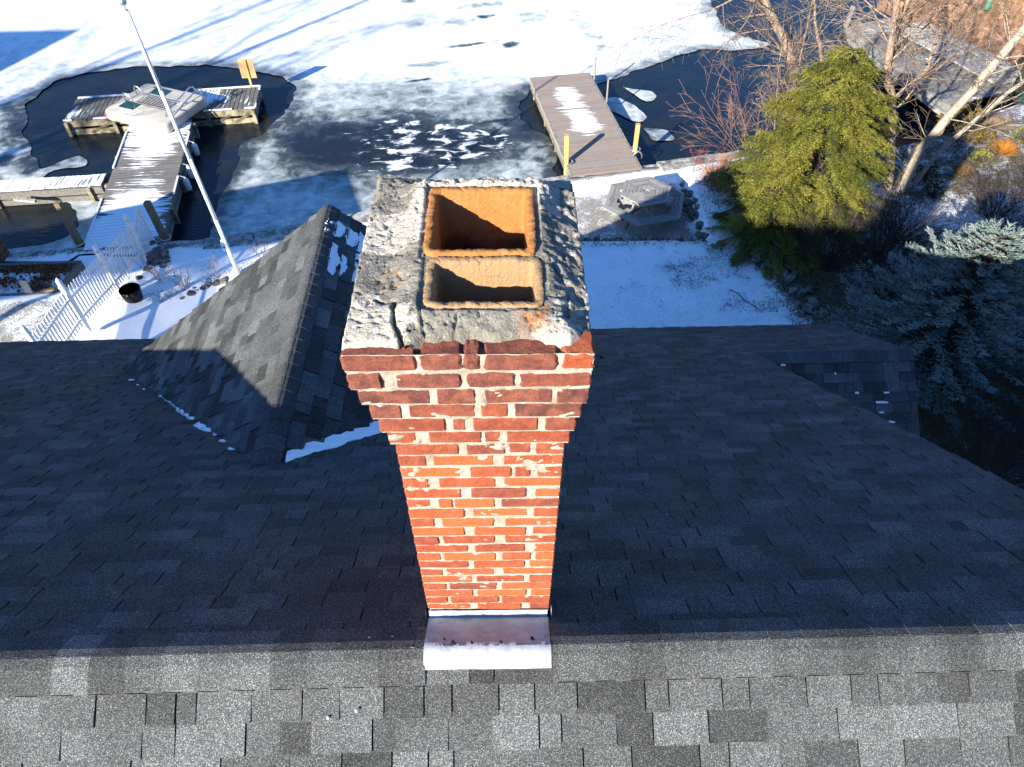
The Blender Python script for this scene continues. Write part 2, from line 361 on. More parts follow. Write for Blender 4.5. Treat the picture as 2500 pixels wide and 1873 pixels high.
gvl = sstep(1.2, 1.8, X)*sstep(5.2, 4.7, X)*sstep(14.4, 14.7, Y); sn -= gvl*(.36-.34*sstep(.9, .2, shore(X)-Y-.45)); sn -= gvl*.2*sstep(1.2, .3, np.hypot(X-3.9, Y-15.6))
sn += .1*sstep(-5, -5.5, X)*sstep(9.5, 9, -Y+20)
lw = sstep(-9.4, -9.8, X)*sstep(13, 12.3, Y); sn -= .42*lw; gvl = np.maximum(gvl, lw)
sn -= .45*sstep(.35, .1, np.abs(shore(X)-Y-.1))
sn -= .17*sstep(9, 10.5, X)*sstep(19.5, 18.5, Y); vattr(me, 'snow', sn.ravel()); vattr(me, 'gravel', gvl.ravel())
tag(link('ground', me, GROUND, None, True), 'lakeside yard with thin snow over grass and gravel', kind='structure')
WX = np.array([[-220, 12, 0], [220, 12, 0], [220, 320, 0], [-220, 320, 0]], float)
tag(link('water', npmesh('water', WX, [[0, 1, 2, 3]]), WATER), 'dark open lake water', kind='structure')

HA = [(-16.15, 23.55), (-15.89, 24.49), (-15.71, 25.49), (-14.69, 26.1), (-13.31, 26.31), (-11.82, 26.38), (-10.27, 26.25), (-8.64, 25.72), (-7.54, 25.29), (-7.05, 24.51), (-6.96, 23.66), (-7.16, 22.63), (-7.49, 21.56), (-8.03, 20.86), (-7.98, 19.98), (-8.0, 18.79), (-8.08, 18.09), (-8.08, 17.35), (-7.79, 15), (-10.5, 14.6), (-11.0, 16.5), (-11.52, 18.0), (-11.62, 18.0), (-13.61, 17.9), (-13.52, 19.34), (-12.55, 19.68), (-12.67, 20.15), (-12.97, 20.26), (-13.85, 19.54), (-14.39, 20.41), (-15.12, 21.33)]
HB = [(-14.28, 17.9), (-13.41, 18.2), (-12.37, 18.0), (-11.86, 17.32), (-11.61, 16.53), (-11.72, 16.01), (-12.25, 15.67), (-12.98, 15.62), (-14.6, 15.5), (-17, 15.5), (-17, 18.0)]
HD = [(.94, 23.82), (1.13, 24.31), (1.9, 21.75), (2.1, 19.52), (2.3, 17), (1.7, 17.5), (1.74, 18.79), (1.74, 19.53), (1.6, 20.6), (1.16, 21.24), (.76, 22.0), (.69, 23.12)]
HE = [(2.2, 16.5), (2.0, 19.5), (1.6, 22), (3.0, 23.6), (3.5, 24.3), (3.9, 24.7), (4.95, 25.43), (5.93, 25.92), (6.9, 26.5), (7.73, 26.82), (9.61, 26.89), (10.59, 27.28), (9.58, 27.76), (8.93, 28.55), (8.78, 29.68), (8.93, 31.37), (9.28, 33.19), (10, 36), (14, 40), (60, 40), (60, 15)]
F1 = [(4.26, 24.24), (4.47, 24.05), (4.85, 23.91), (5.29, 23.77), (5.38, 23.41), (5.24, 23.06), (4.94, 22.96), (4.67, 23.44), (4.38, 23.87)]
F2 = [(3.4, 23.35), (4.03, 23.34), (4.48, 22.86), (4.78, 22.28), (4.87, 21.95), (4.58, 21.63), (4.37, 21.64), (3.99, 22.09), (3.5, 22.55)]
F3 = [(4.59, 21.32), (5.42, 21.18), (5.6, 20.46), (4.78, 20.49)]
BI = [(-6.9, 21.09), (-5.98, 21.78), (-4.21, 22.01), (-1.94, 21.78), (.01, 20.83), (.13, 19.97), (-1.12, 19.51), (-3.18, 19.13), (-4.54, 19.15), (-5.8, 19.3), (-6.8, 19.86)]
gx = axis(-17, 12, .06, -215, 215, .12); gy = np.concatenate([np.arange(14, 28.5, .06), np.arange(28.56, 45, .14), np.geomspace(46, 310, 30)])
X, Y = np.meshgrid(gx, gy)
wob = (fbm(X*1.1, Y*1.1, 5, 5)-.5)*.55+(fbm(X*6, Y*6, 3, 9)-.5)*.10
dA, dB, dD, dE = (poly_sdf(X, Y, p) for p in (HA, HB, HD, HE))
dH = np.minimum(np.minimum(dA, dB), np.minimum(dD, dE))+wob
fl = np.minimum(poly_sdf(X, Y, F1), poly_sdf(X, Y, F2))+wob*.35
f3 = poly_sdf(X, Y, F3)
s = .80+.10*sstep(26, 29.5, Y)+.16*(fbm(X*.35, Y*.8, 5, 44)-.5)+.0*X
s -= .30*sstep(.9, 0, dH)                                            # wet rim round the open water
s -= .24*sstep(1.6, -.6, poly_sdf(X, Y, [(-8, 19), (-7.5, 22), (-6, 24.5), (0, 24.5), (1.5, 23), (1.4, 18), (-3, 16.4), (-7, 15.5)]))
bi = poly_sdf(X, Y, BI)+wob-.2; s -= .31*sstep(.5, -.9, bi)+.15*sstep(1.6, .1, bi)
s += .06*sstep(.0, -1, poly_sdf(X, Y, [(-8, 15), (-8, 20.5), (-6.5, 21), (-4, 18.5), (-4, 15)]))
for (cx_, cy_, a_, b_, k_) in [(-.95, 27.77, .9, .16, .55), (.51, 27.71, .4, .3, .5), (-.38, 30.4, .45, .2, .45), (1.43, 30.2, .9, .7, .32), (-2.91, 24.84, .5, .13, .45), (-3.23, 29.7, .8, .5, .28), (-1.45, 29.96, 1.2, .5, .3), (3.4, 29.4, .45, 2.4, .22), (-2.4, 26.2, 1.3, .22, .2), (-3.7, 32.1, .4, .3, .4), (-.6, 31.6, 1.4, .35, .35), (-16, 22, 1.2, 2.5, .3), (-15.3, 19.6, 1.6, 1., .34), (6.5, 30, 2.5, 3, .12), (-.1, 21.9, .5, .12, .3)]:
    th = .25; ux = (X-cx_)*math.cos(th)+(Y-cy_)*math.sin(th); uy = -(X-cx_)*math.sin(th)+(Y-cy_)*math.cos(th)
    s -= k_*sstep(1.25, .35, np.hypot(ux/a_, uy/b_)+(fbm(X*3, Y*3, 4, 21)-.5)*1.1)
dst = np.abs(ux*0+X*.55-Y*.83+17.2+np.sin(X)*.2); s -= .12*sstep(.35, 0, dst)*sstep(18, 20, Y)*sstep(27, 24, Y)
s += .16*np.exp(-((X+7.35)/.45)**2)*sstep(18.5, 20, Y)*sstep(24, 22.5, Y)
fk = sstep(.8, -.3, bi)*sstep(-6.6, -3.2, X)
keep = (dH > 0) | (fl < 0)
s = np.where((fl < 0) & (dH <= 0), .62, s)
thin = (f3+wob*.4 < 0) & ~keep; s = np.where(thin, .40, s); keep |= thin
keep &= (Y > shore(X)-.15)
F = grid_faces(len(gx), len(gy)); kf = keep.ravel()[F].sum(1) >= 3; F = F[kf]
Z = .03+(fbm(X*.6, Y*.6, 4, 31)-.5)*.03
V = np.stack([X, Y, Z], -1).reshape(-1, 3); used = np.unique(F); mp_ = np.full(len(V), -1); mp_[used] = np.arange(len(used))
F2_ = mp_[F]; Vi = V[used].copy()
E_ = np.sort(np.concatenate([F2_[:, [0, 1]], F2_[:, [1, 2]], F2_[:, [2, 3]], F2_[:, [3, 0]]]), axis=1); E_, cnt_ = np.unique(E_, axis=0, return_counts=True); E_ = E_[cnt_ == 1]
for _ in range(4):                                        # relax the cut edge so that it runs smoothly
    acc = np.zeros_like(Vi); num = np.zeros(len(Vi)); np.add.at(acc, E_[:, 0], Vi[E_[:, 1]]); np.add.at(acc, E_[:, 1], Vi[E_[:, 0]]); np.add.at(num, E_.ravel(), 1)
    bd = num >= 2; Vi[bd] = .4*Vi[bd]+.6*acc[bd]/num[bd][:, None]
me = npmesh('lake_ice', Vi, F2_); vattr(me, 'snow', s.ravel()[used]); vattr(me, 'fleck', fk.ravel()[used])
tag(link('lake_ice', me, ICE, None, True), 'snow-dusted lake ice with grey and black patches', kind='structure')

# sea wall: concrete cap blocks along the shore
sw = empty('sea_wall', (0, 17, .3), 'low concrete sea wall along the lake edge', 'sea wall')
xs = list(np.arange(-15, 9.4, 1.22))
for i, (xa, xb) in enumerate(zip(xs[:-1], xs[1:])):
    if xa > 1.5 and xb < 4.6: dz = -.06
    else: dz = 0
    xa += .02; ya, yb = shore(xa), shore(xb); tk = .42+.08*random.random(); d = Vector((xb-xa, yb-ya, 0)).normalized(); nrm = Vector((-d.y, d.x, 0))
    b = MB(); z1 = .5+dz+random.uniform(-.02, .02); pts = []
    for j in range(6):
        k = j/5; p = Vector((xa+(xb-xa)*k, ya+(yb-ya)*k, 0)); jn = nrm*random.uniform(-.03, .03); jf = nrm*random.uniform(-.02, .02)
        pts.append((p+nrm*.06+jf, p-nrm*tk+jn))
    for j in range(5):
        (a, c), (a2, c2) = pts[j], pts[j+1]
        b.hexa([c+Vector((0, 0, -.8)), c2+Vector((0, 0, -.8)), a2+Vector((0, 0, -.8)), a+Vector((0, 0, -.8)), c+Vector((0, 0, z1)), c2+Vector((0, 0, z1)), a2+Vector((0, 0, z1-.02)), a+Vector((0, 0, z1-.02))], random.uniform(.85, 1.1))
    b.build('concrete_block', CONC, sw)

# ------------------------------------------------------------------ the house
KR, SLP = 9.5236, .72; RY, RZ = 1.205, 8.656
def zfar(y): return KR-SLP*y
EAVE = 8.8; LX, RX = -6.3, 3.35; LW, RW = -8.9, 5.5; LWY, RWY = 5.5, 6.68
house = empty('house', (-1.4, RY, .9), 'house with dark asphalt shingle roof, gable dormer and tall red brick chimney', 'house')
NL = math.hypot(1, SLP)
nfar = Vector((0, SLP, 1)).normalized(); nnear = Vector((0, -SLP, 1)).normalized()

def view_size(p):
    d = Vector(p)-Vector((0, 0, ZC)); z = d.dot(CF)
    if z < .2: return -1
    u, v = d.dot(CA)/z, d.dot(CB)/z
    return 1/z if abs(u) < .74 and abs(v) < .56 else -1/z
def tabs_on(O, U, V, N, rows, e, lim, tints=(.74, .86, .94, 1., 1., 1.08, 1.22), wr=(.1, .34), skip=None, hs=1.):
    """laminated shingle tabs in courses on a roof plane; returns (8 corner points, tint)"""
    O, U, V, N = Vector(O), Vector(U), Vector(V), Vector(N); out = []
    for i in range(rows):
        v0 = i*e; v1 = v0+e+.022
        a0, b0 = lim(v0); a1, b1 = lim(min(v1, rows*e))
        if b0-a0 < .04: continue
        x = min(a0, a1)-random.uniform(0, .3); tooth = random.random() < .5
        while x < max(b0, b1):
            wd = random.uniform(*wr) if tooth else random.uniform(wr[0]*.8, wr[1]*.75)
            gap = .007 if random.random() < .62 else .0005
            xa, xb = x+gap, x+wd; x += wd
            h = (.014 if tooth else .0075)*hs
            la, lb = max(xa, a0), min(xb, b0); ua, ub = max(xa, a1), min(xb, b1)
            tooth = not tooth if random.random() < .85 else tooth
            if lb-la < .015 and ub-ua < .015: continue
            lb = max(lb, la+.002); ub = max(ub, ua+.002)
            jt = random.uniform(-.004, .004)
            P = lambda xx, vv, hh: O+U*xx+V*vv+N*hh
            pts = [P(la, v0+jt, 0), P(lb, v0+jt, 0), P(ub, v1, 0), P(ua, v1, 0), P(la, v0+jt, h), P(lb, v0+jt, h), P(ub, v1, .0022), P(ua, v1, .0022)]
            c = (pts[4]+pts[6])/2
            if skip and skip(c): continue
            out.append((pts, random.choice(tints)*(1. if h > .01 else .9)))
    return out
def lay(part, tabs, top=300, name='shingle'):
    sc = [(view_size((t[0][4]+t[0][6])/2)*math.sqrt((t[0][5]-t[0][4]).length*(t[0][7]-t[0][4]).length), i) for i, t in enumerate(tabs)]
    sc.sort(reverse=True); big = set(i for v, i in sc[:top] if v > 0)
    rest = MB()
    for i, (p, tn) in enumerate(tabs):
        if i in big:
            b = MB(); b.hexa(p, tn); b.build(name, SHING, part)
        else: rest.hexa(p, tn)
    if rest.v: tag(rest.build(name+'_courses', SHING, part), 'smaller and farther courses of the same dark shingles', kind='stuff')
def slab(name, poly, nrm, th, mat, parent):
    b = MB(); b.prism(poly, Vector(nrm)*-th); return b.build(name, mat, parent)

# main roof
EX = .1335
roof = slab('main_roof', [(LX, RY, RZ-.004), (LX, EAVE, zfar(EAVE)-.004), (RX, EAVE, zfar(EAVE)-.004), (RX, RY, RZ-.004)], nfar, .12, FELT, house)
roof['label'] = 'main gable roof of dark grey asphalt shingles'
YN = -4.6; zn = RZ-SLP*(RY-YN)
b = MB(); b.prism([(LX, YN, zn-.004), (LX, RY, RZ-.004), (RX, RY, RZ-.004), (RX, YN, zn-.004)], nnear*-.12); b.build('roof_deck', FELT, roof)
Vf = Vector((0, -1, SLP)).normalized(); Vn = Vector((0, 1, SLP)).normalized()
slope_far = (EAVE-RY)*NL; rows = int((slope_far-.06)/EX); EXF = (slope_far-.06)/rows
DX, DZ, DS, DY = -1.88, 7.215, .76, 6.63
def in_dorm(c):
    zd = DZ-DS*abs(c.x-DX); return c.y < DY-.2 and zd > c.z+.12
def in_chim(c): return -.37 < c.x < .2 and 1.42 < c.y < 2.2
tabs = tabs_on((0, EAVE+.015, zfar(EAVE)-.01), (1, 0, 0), Vf, nfar, rows, EXF, lambda v: (LX-.03, RX+.03), skip=in_dorm, hs=1.25)
rn = int((RY-YN)*NL/EX)
tn2 = tabs_on((0, YN, zn), (1, 0, 0), Vn, nnear, rn, (RY-YN)*NL/rn*.9985, lambda v: (LX-.03, RX+.03), tints=(.66, .8, .98, 1.1, 1.2, 1.35, 1.5))  # near slope tints raised: sunlit brightness put into the shingle colour
lay(roof, tabs+tn2, 300)
# ridge caps
def cap_piece(x0, x1, lift, w=.158, tint=1., y0=RY, z0=RZ, slope=SLP):
    b = MB(); sec = []
    for k in (-1, -.66, -.33, -.14, 0, .14, .33, .66, 1):
        a = abs(k)*w; y = k*w/math.hypot(1, slope); z = -slope*abs(y)+.012-.018*math.exp(-(a/.03)**2)
        sec.append((y, z))
    n = len(sec); pts = []
    for (x, l) in ((x0, lift), (x1, 0.)):
        for (y, z) in sec: pts.append((x, y0+y, z0+z+l+.012))
        for (y, z) in sec: pts.append((x, y0+y*1.0, z0+z+l-.002))
    f = []
    for i in range(n-1): f.append((i, i+1, 2*n+i+1, 2*n+i))
    f.append(tuple(list(range(n-1, -1, -1))+list(range(n, 2*n)))); f.append((0, 2*n, 3*n, n)); f.append((n-1, 2*n-1, 4*n-1, 3*n-1))
    b.add(pts, f, tint); return b
x = LX-.03; i = 0
while x < RX:
    e = .152+random.uniform(-.004, .004)
    xa, xb = x, x+e+.09
    if x < -.1: xb = min(xb, -.368)
    else: xa = max(xa, .174)
    if xb-xa > .03:
        cap_piece(xa, xb, .007, tint=random.choice((.85, 1., 1.1, 1.2, 1.3, 1.5))).build('ridge_shingle', SHING, roof)
    x += e
# wings (lower ridges either side, their lake slopes flush with the main one)
def wing(name, x0, x1, yr, label):
    zr = zfar(yr); yn = yr-1.9; zb = zr-SLP*1.9
    o = slab(name, [(x0, yr, zr-.004), (x0, EAVE, zfar(EAVE)-.004), (x1, EAVE, zfar(EAVE)-.004), (x1, yr, zr-.004)], nfar, .12, FELT, house); o['label'] = label
    b = MB(); b.prism([(x0, yn, zb-.004), (x0, yr, zr-.004), (x1, yr, zr-.004), (x1, yn, zb-.004)], nnear*-.12); b.build('roof_deck', FELT, o)
    L = (EAVE-yr)*NL; r = int(round((L-.03)/EXF))
    tb = tabs_on((0, EAVE+.015, zfar(EAVE)-.01), (1, 0, 0), Vf, nfar, r, EXF, lambda v: (x0, x1+.03))
    r2 = int(1.9*NL/EX); tb += tabs_on((0, yn, zb), (1, 0, 0), Vn, nnear, r2, 1.9*NL/r2*.998, lambda v: (x0, x1+.03), tints=(.6, .8, 1., 1.25), hs=1.7)
    lay(o, tb, 150)
    x = x0
    while x < x1:
        cap_piece(x, min(x+.24, x1+.03), .007, tint=random.choice((.8, .9, 1, 1.1)), y0=yr, z0=zr).build('ridge_shingle', SHING, o); x += .152
    return o
wr_ = wing('wing_roof', RX, RW, RWY, 'lower wing roof on the right with short shingled front slope')
wl_ = wing('wing_roof', LW, LX, LWY, 'lower wing roof on the left')
# dormer
dm = MB()
def dpt(side, zz, y): return Vector((DX+side*(DZ-zz)/DS, y, zz))
zlow = zfar(DY); ymeet = (KR-DZ)/SLP
for sd in (-1, 1):
    nd = Vector((sd*DS, 0, 1)).normalized()
    dm.prism([Vector((DX, ymeet, DZ-.006)), Vector((DX, DY, DZ-.006)), dpt(sd, zlow, DY)-Vector((0, 0, .006))][::sd], nd*-.05)
dormer = dm.build('dormer_roof', FELT, house); dormer['label'] = 'gable dormer roof facing the lake with snow on its shaded side'
gw = MB(); gw.prism([(DX-(DZ-zlow)/DS+.2, DY-.3, zlow-.2), (DX, DY-.3, DZ-.15), (DX+(DZ-zlow)/DS-.2, DY-.3, zlow-.2)], (0, .08, 0)); gw.build('gable_wall', SIDING, dormer)
for sd in (-1, 1):
    nd = Vector((sd*DS, 0, 1)).normalized(); Vd = Vector((-sd, 0, DS)).normalized(); Ld = (DZ-zlow)/DS*math.hypot(1, DS)
    O = Vector((DX+sd*(DZ-zlow)/DS, 0, zlow)); r = int(Ld/EX); e = Ld/r*.998
    def lim(v, e=e):
        z = zlow+v*Vd.z; return (max((KR-z)/SLP, ymeet-.05), DY+.03)
    tb = tabs_on(O, (0, 1, 0), Vd, nd, r, e, lim, tints=(.55, .72, .88, 1., 1.15, 1.35, 1.6), hs=1.6)
    lay(dormer, tb, 150)
y = ymeet-.12
while y < DY:
    b = cap_piece(0, .24 if y+.24 < DY+.04 else DY+.04-y, .007, tint=random.choice((.8, .9, 1., 1.1)), y0=0, z0=0, slope=DS, w=.15)
    Rm = Matrix.Rotation(math.pi/2, 4, 'Z'); b.v = [tuple(Rm @ Vector(p)+Vector((DX, y, DZ))) for p in b.v]
    b.build('ridge_shingle', SHING, dormer); y += .152
# walls, trim
wl = MB()
def gable_body(x0, x1, ya, yb, yr, zr, sl=SLP, zb=.3):
    za, zb2 = zr-sl*(yr-ya)-.14, zr-sl*(yb-yr)-.14
    for xx0, xx1 in ((x0, x1),):
        wl.prism([(xx0, ya, zb), (xx0, yb, zb), (xx0, yb, zb2), (xx0, yr, zr-.16), (xx0, ya, za)], (xx1-xx0, 0, 0))
gable_body(LX+.25, RX-.25, YN+.4, EAVE-.4, RY, RZ); wl.build('wall', SIDING, house)
wl = MB(); gable_body(RX-.24, RW-.25, RWY-1.7, EAVE-.41, RWY, zfar(RWY)); wl.build('wall', SIDING, house)
wl = MB(); gable_body(LW+.25, LX+.24, LWY-1.7, EAVE-.41, LWY, zfar(LWY)); wl.build('wall', SIDING, house)
for (x, ya, za, yb, zb) in [(RX+.005, RWY-.05, zfar(RWY-.05), RY, RZ), (LX-.005, LWY, zfar(LWY), RY, RZ), (RX+.005, YN, zn, RY, RZ), (LX-.005, YN, zn, RY, RZ), (RW+.005, EAVE, zfar(EAVE), RWY, zfar(RWY)), (LW-.005, EAVE, zfar(EAVE), LWY, zfar(LWY))]:
    b = MB(); b.bar((x, ya, za-.1), (x, yb, zb-.1), .03, .16); b.build('rake_board', TRIM, house)
b = MB(); b.box(((LW+RW)/2, EAVE+.02, zfar(EAVE)-.1), (RW-LW, .03, .15)); b.build('fascia_board', TRIM, house)
# small loose bits of snow in laps of the right wing's front slope
def flat_snow(poly, nrm, th=.012, sub=5, jit=.03, seed=0):
    """a thin ragged-edged pad of snow lying on a plane; poly in order, 3d"""
    N = Vector(nrm).normalized(); P = [Vector(p) for p in poly]; n = len(P); ed = []
    for i in range(n):
        a, c = P[i], P[(i+1) % n]; out = (c-a).cross(N); L = (c-a).length; out = out.normalized() if out.length > 1e-6 else Vector((0, 0, 0))
        for k in range(sub):
            q = a.lerp(c, k/sub)
            ed.append(q+out*(random.uniform(-1, 1)*jit*min(1, L*4))+(c-a)*random.uniform(-.3, .3)/sub)
    C = sum(ed, Vector())/len(ed); m = len(ed); b = MB()
    mid = [C.lerp(p, .72)+N*th*random.uniform(.8, 1.3) for p in ed]; lo = [p+N*.013 for p in ed]; up = [C.lerp(p, .97)+N*(.013+th*.6) for p in ed]
    vsx = lo+up+mid+[C+N*(th*1.1+.012)]
    f = []
    for i in range(m):
        j = (i+1) % m; f += [(i, j, m+j, m+i), (m+i, m+j, 2*m+j, 2*m+i), (2*m+i, 2*m+j, 3*m)]
    b.add(vsx, f); return b
rs = MB()
nr = Vector((DS, 0, 1)).normalized()
PADS = [[(-1.848, 6.433, 7.19), (-1.79, 6.462, 7.146), (-1.781, 6.335, 7.139), (-1.866, 6.328, 7.204)], [(-1.785, 6.473, 7.142), (-1.683, 6.44, 7.065), (-1.697, 6.334, 7.075), (-1.72, 6.227, 7.093), (-1.776, 6.195, 7.136)],
 [(-1.675, 6.449, 7.058), (-1.563, 6.43, 6.974), (-1.568, 6.23, 6.978), (-1.602, 6.18, 7.003), (-1.67, 6.18, 7.054)], [(-1.564, 6.498, 6.974), (-1.454, 6.414, 6.891), (-1.455, 6.254, 6.892), (-1.496, 6.168, 6.923), (-1.56, 6.155, 6.971)],
 [(-1.777, 6.1, 7.136), (-1.728, 6.088, 7.099), (-1.709, 5.956, 7.085), (-1.674, 5.875, 7.058), (-1.702, 5.75, 7.079), (-1.7, 5.686, 7.078), (-1.71, 5.613, 7.085), (-1.771, 5.645, 7.131)],
 [(-1.673, 5.991, 7.057), (-1.63, 5.973, 7.024), (-1.614, 5.785, 7.012), (-1.666, 5.651, 7.052)], [(-1.551, 5.978, 6.964), (-1.497, 5.924, 6.923), (-1.486, 5.821, 6.915), (-1.55, 5.656, 6.963)],
 [(-1.558, 6.109, 6.97), (-1.455, 6.148, 6.891), (-1.467, 6.077, 6.901), (-1.557, 6.006, 6.969)], [(-1.86, 6.256, 7.199), (-1.795, 6.296, 7.15), (-1.823, 6.214, 7.171), (-1.859, 6.202, 7.198)]]
for p in PADS:
    b = flat_snow([Vector(q)+nr*.004 for q in p], nr, .012, 7, .022); o = len(rs.v); rs.v += b.v; rs.f += [tuple(i+o for i in f) for f in b.f]; rs.t += b.t
V1 = [(-1.744, 3.442, 7.111), (-1.704, 3.489, 7.081), (-1.656, 3.507, 7.044), (-1.65, 3.571, 7.04), (-1.61, 3.616, 7.009), (-1.548, 3.588, 6.962), (-1.543, 3.668, 6.958), (-1.498, 3.739, 6.924), (-1.437, 3.726, 6.878), (-1.438, 3.781, 6.878), (-1.396, 3.849, 6.847), (-1.34, 3.852, 6.804), (-1.317, 3.952, 6.786), (-1.238, 3.976, 6.726), (-1.22, 4.037, 6.713), (-1.157, 4.057, 6.665), (-.95, 4.3, 6.5), (-.6, 4.7, 6.23)]
lo = [(-1.722, 3.262, 7.178), (-.45, 4.62, 6.19)]
strip = []
for i, p in enumerate(V1):
    # outer (lower) edge runs in the valley on the main slope
    k = i/(len(V1)-1); q = Vector((-1.74+1.35*k+random.uniform(-.03, .03), 0, 0)); yv = 3.25+ (q.x+1.74)*1.05+random.uniform(-.05, .03); q = Vector((q.x, yv, zfar(yv)+.018)); strip.append((Vector(p)+nr*.0, q))
for (a, c), (a2, c2) in zip(strip[:-1], strip[1:]):
    m1, m2 = a.lerp(c, .5)+Vector((0, 0, .012)), a2.lerp(c2, .5)+Vector((0, 0, .012))
    rs.add([a, a2, m2, m1], [(0, 1, 2, 3)]); rs.add([m1, m2, c2, c], [(0, 1, 2, 3)]); rs.add([c, c2, c2-Vector((0, 0, .05)), c-Vector((0, 0, .05))], [(0, 1, 2, 3)])
V2 = [(-4.561, 5.954, .05), (-4.331, 5.708, .03), (-4.147, 5.516, .03), (-3.78, 5.221, .06), (-3.702, 5.165, .07), (-3.577, 5.02, .07), (-3.462, 4.923, .10), (-3.353, 4.801, .11), (-3.247, 4.683, .12), (-3.115, 4.542, .11), (-3.005, 4.408, .1), (-2.812, 4.182, .14), (-2.685, 4.07, .12), (-2.536, 3.924, .07), (-2.421, 3.755, .04), (-2.271, 3.566, .04), (-1.816, 3.36, .05)]
for (x, y, r) in V2:
    p = [Vector((x+math.cos(a)*r*random.uniform(.6, 1.1)-math.sin(a)*r*.2, y+math.sin(a)*r*random.uniform(.5, .9)-math.cos(a)*r*.35, 0)) for a in np.arange(0, 6.28, .9)]
    for q in p: q.z = zfar(q.y)+.004
    b = flat_snow(p, nfar, .012, 3, .012); o = len(rs.v); rs.v += b.v; rs.f += [tuple(i+o for i in f) for f in b.f]; rs.t += b.t
for (xx, rr, wd) in [(3.75, 1, .06), (4.45, 2, .02), (4.72, 4, .05), (5.12, 4, .07), (5.05, 5, .16), (5.03, 6, .06), (5.15, 7, .1)]:
    yb = RWY-rr*EX/NL-.02; zb = zfar(RWY)-SLP*(RWY-yb); rs.box((xx, yb-.012, zb+.016), (wd, .03, .012))
tag(rs.build('roof_snow', SNOW), 'leftover snow patches on dormer side and in the roof valleys', kind='stuff')

# wooded hill ring, never in frame, added to cut the low sky light
hx_, hy_ = [], []
A_ = np.linspace(0, 2*np.pi, 97); Vh = []
for k, (rad, hh) in enumerate(((170, -2), (215, .55), (260, 1.), (330, .8))):
    for a in A_:
        n_ = float(fbm(np.array([math.cos(a)*4+9]), np.array([math.sin(a)*4+5]), 4, 60)[0]); z = -2 if k == 0 else hh*(38+46*n_); Vh.append((rad*math.cos(a), 40+rad*math.sin(a), z))
HILL = simple('added_hill', (.035, .036, .026), .95, ns=.12, amt=.5, bump=0)
tag(link('sky_block_hills', npmesh('sky_block_hills', Vh, grid_faces(97, 4)), HILL, None, True), 'unseen wooded hill ring added around the lake to block low sky', kind='structure')

# ------------------------------------------------------------------ chimney (built upright in its own frame, then set with its slight lean)
MCH = Matrix(((.99989961, .00958993, .01043101, -.0986), (-.00957354, .99995286, -.00162007, 1.3977), (-.01044606, .00152005, .99994428, 8.6067), (0, 0, 0, 1)))
HS, HT, DEP = 1.2455, 1.69, .84
NSH = 19; rh = HS/NSH; ch = (HT-HS)/6
# joints read along each course from the top down: (left, right, [(start, end) of every upright joint])
J = [(105, 2060, [(683, 710), (1036, 1046), (1180, 1200), (1775, 1800)]), (170, 2055, [(445, 540), (1050, 1085), (1466, 1490)]), (225, 2035, [(790, 838), (1145, 1215), (1755, 1785)]),
 (310, 1980, [(560, 612), (1142, 1182), (1402, 1445)]), (385, 1935, [(910, 958), (1072, 1125), (1636, 1690)]), (440, 1890, [(668, 762), (1190, 1202), (1338, 1380)]),
 (505, 1840, [(1003, 1062), (1372, 1395), (1575, 1610)]), (535, 1825, [(758, 803), (1285, 1350)]), (545, 1820, [(1018, 1090), (1420, 1444), (1570, 1620)]), (565, 1810, [(773, 848), (1295, 1352)]),
 (585, 1805, [(1030, 1103), (1538, 1600)]), (605, 1795, [(798, 852), (966, 978), (1293, 1340)]), (620, 1785, [(1058, 1112), (1545, 1590)]), (640, 1780, [(828, 884), (1288, 1370)]),
 (655, 1765, [(1060, 1130), (1530, 1575)]), (670, 1755, [(863, 890), (1290, 1360)]), (690, 1750, [(1090, 1140), (1520, 1590)]),
 (360, 1310, [(526, 542), (905, 945), (1150, 1175)]), (370, 1302, [(718, 748), (1104, 1132)]), (380, 1296, [(538, 556), (895, 945)]), (388, 1290, [(735, 762), (1100, 1128)]),
 (398, 1284, [(562, 578), (908, 935)]), (410, 1280, [(748, 772), (1112, 1140)]), (425, 1272, [(576, 594), (922, 940)]), (432, 1268, [(730, 776), (1075, 1130)])]
COR = [.096, .092, .072, .05, .034, .017]+[0]*19          # corbel of each course on the left side
CORR = [.057, .055, .052, .038, .026, .013]+[0]*19
CORF = [.030, .030, .027, .02, .013, .006]+[0]*19
def zrow(i): return (HT-ch*(i+1), HT-ch*i) if i < 6 else (HS-rh*(i-5), HS-rh*(i-6))
# mortar core with a ragged front
gxn, gzn = 150, 360
zz = np.linspace(-.02, HT-.004, gzn); V = []; core_f = []
def row_of(z):
    for i in range(25):
        a, b = zrow(i)
        if z >= a: return i
    return 24
zr_ = np.array([row_of(z) for z in zz])
cl = np.array([COR[i] for i in zr_]); cR = np.array([CORR[i] for i in zr_]); cf = np.array([CORF[i] for i in zr_])
u = np.linspace(0, 1, gxn)[None, :]
XX = -(.275+cl[:, None]-.004)+u*((.55+cl[:, None]+cR[:, None])-.008); ZZ = np.repeat(zz[:, None], gxn, 1)
n1 = fbm(XX*14, ZZ*26, 4, 3); n2 = fbm(XX*60, ZZ*60, 3, 8)
YYc = -cf[:, None]+.0042-.0095*sstep(.70, .86, n1)-.005*(n2-.5)
rz = (zz[:, None]-np.array([zrow(i)[0] for i in zr_])[:, None])
joint = rz < .006
YYc = np.where(joint, YYc-.0015, YYc)
Vc = np.stack([XX, YYc, ZZ], -1).reshape(-1, 3)
Fc = grid_faces(gxn, gzn)
chim = link('chimney', npmesh('chimney', Vc, Fc), MORTAR, None, True); chim.matrix_basis = MCH; adopt(chim, house)
chim['label'] = 'corbelled red brick chimney with pale lime mortar and two clay flues'
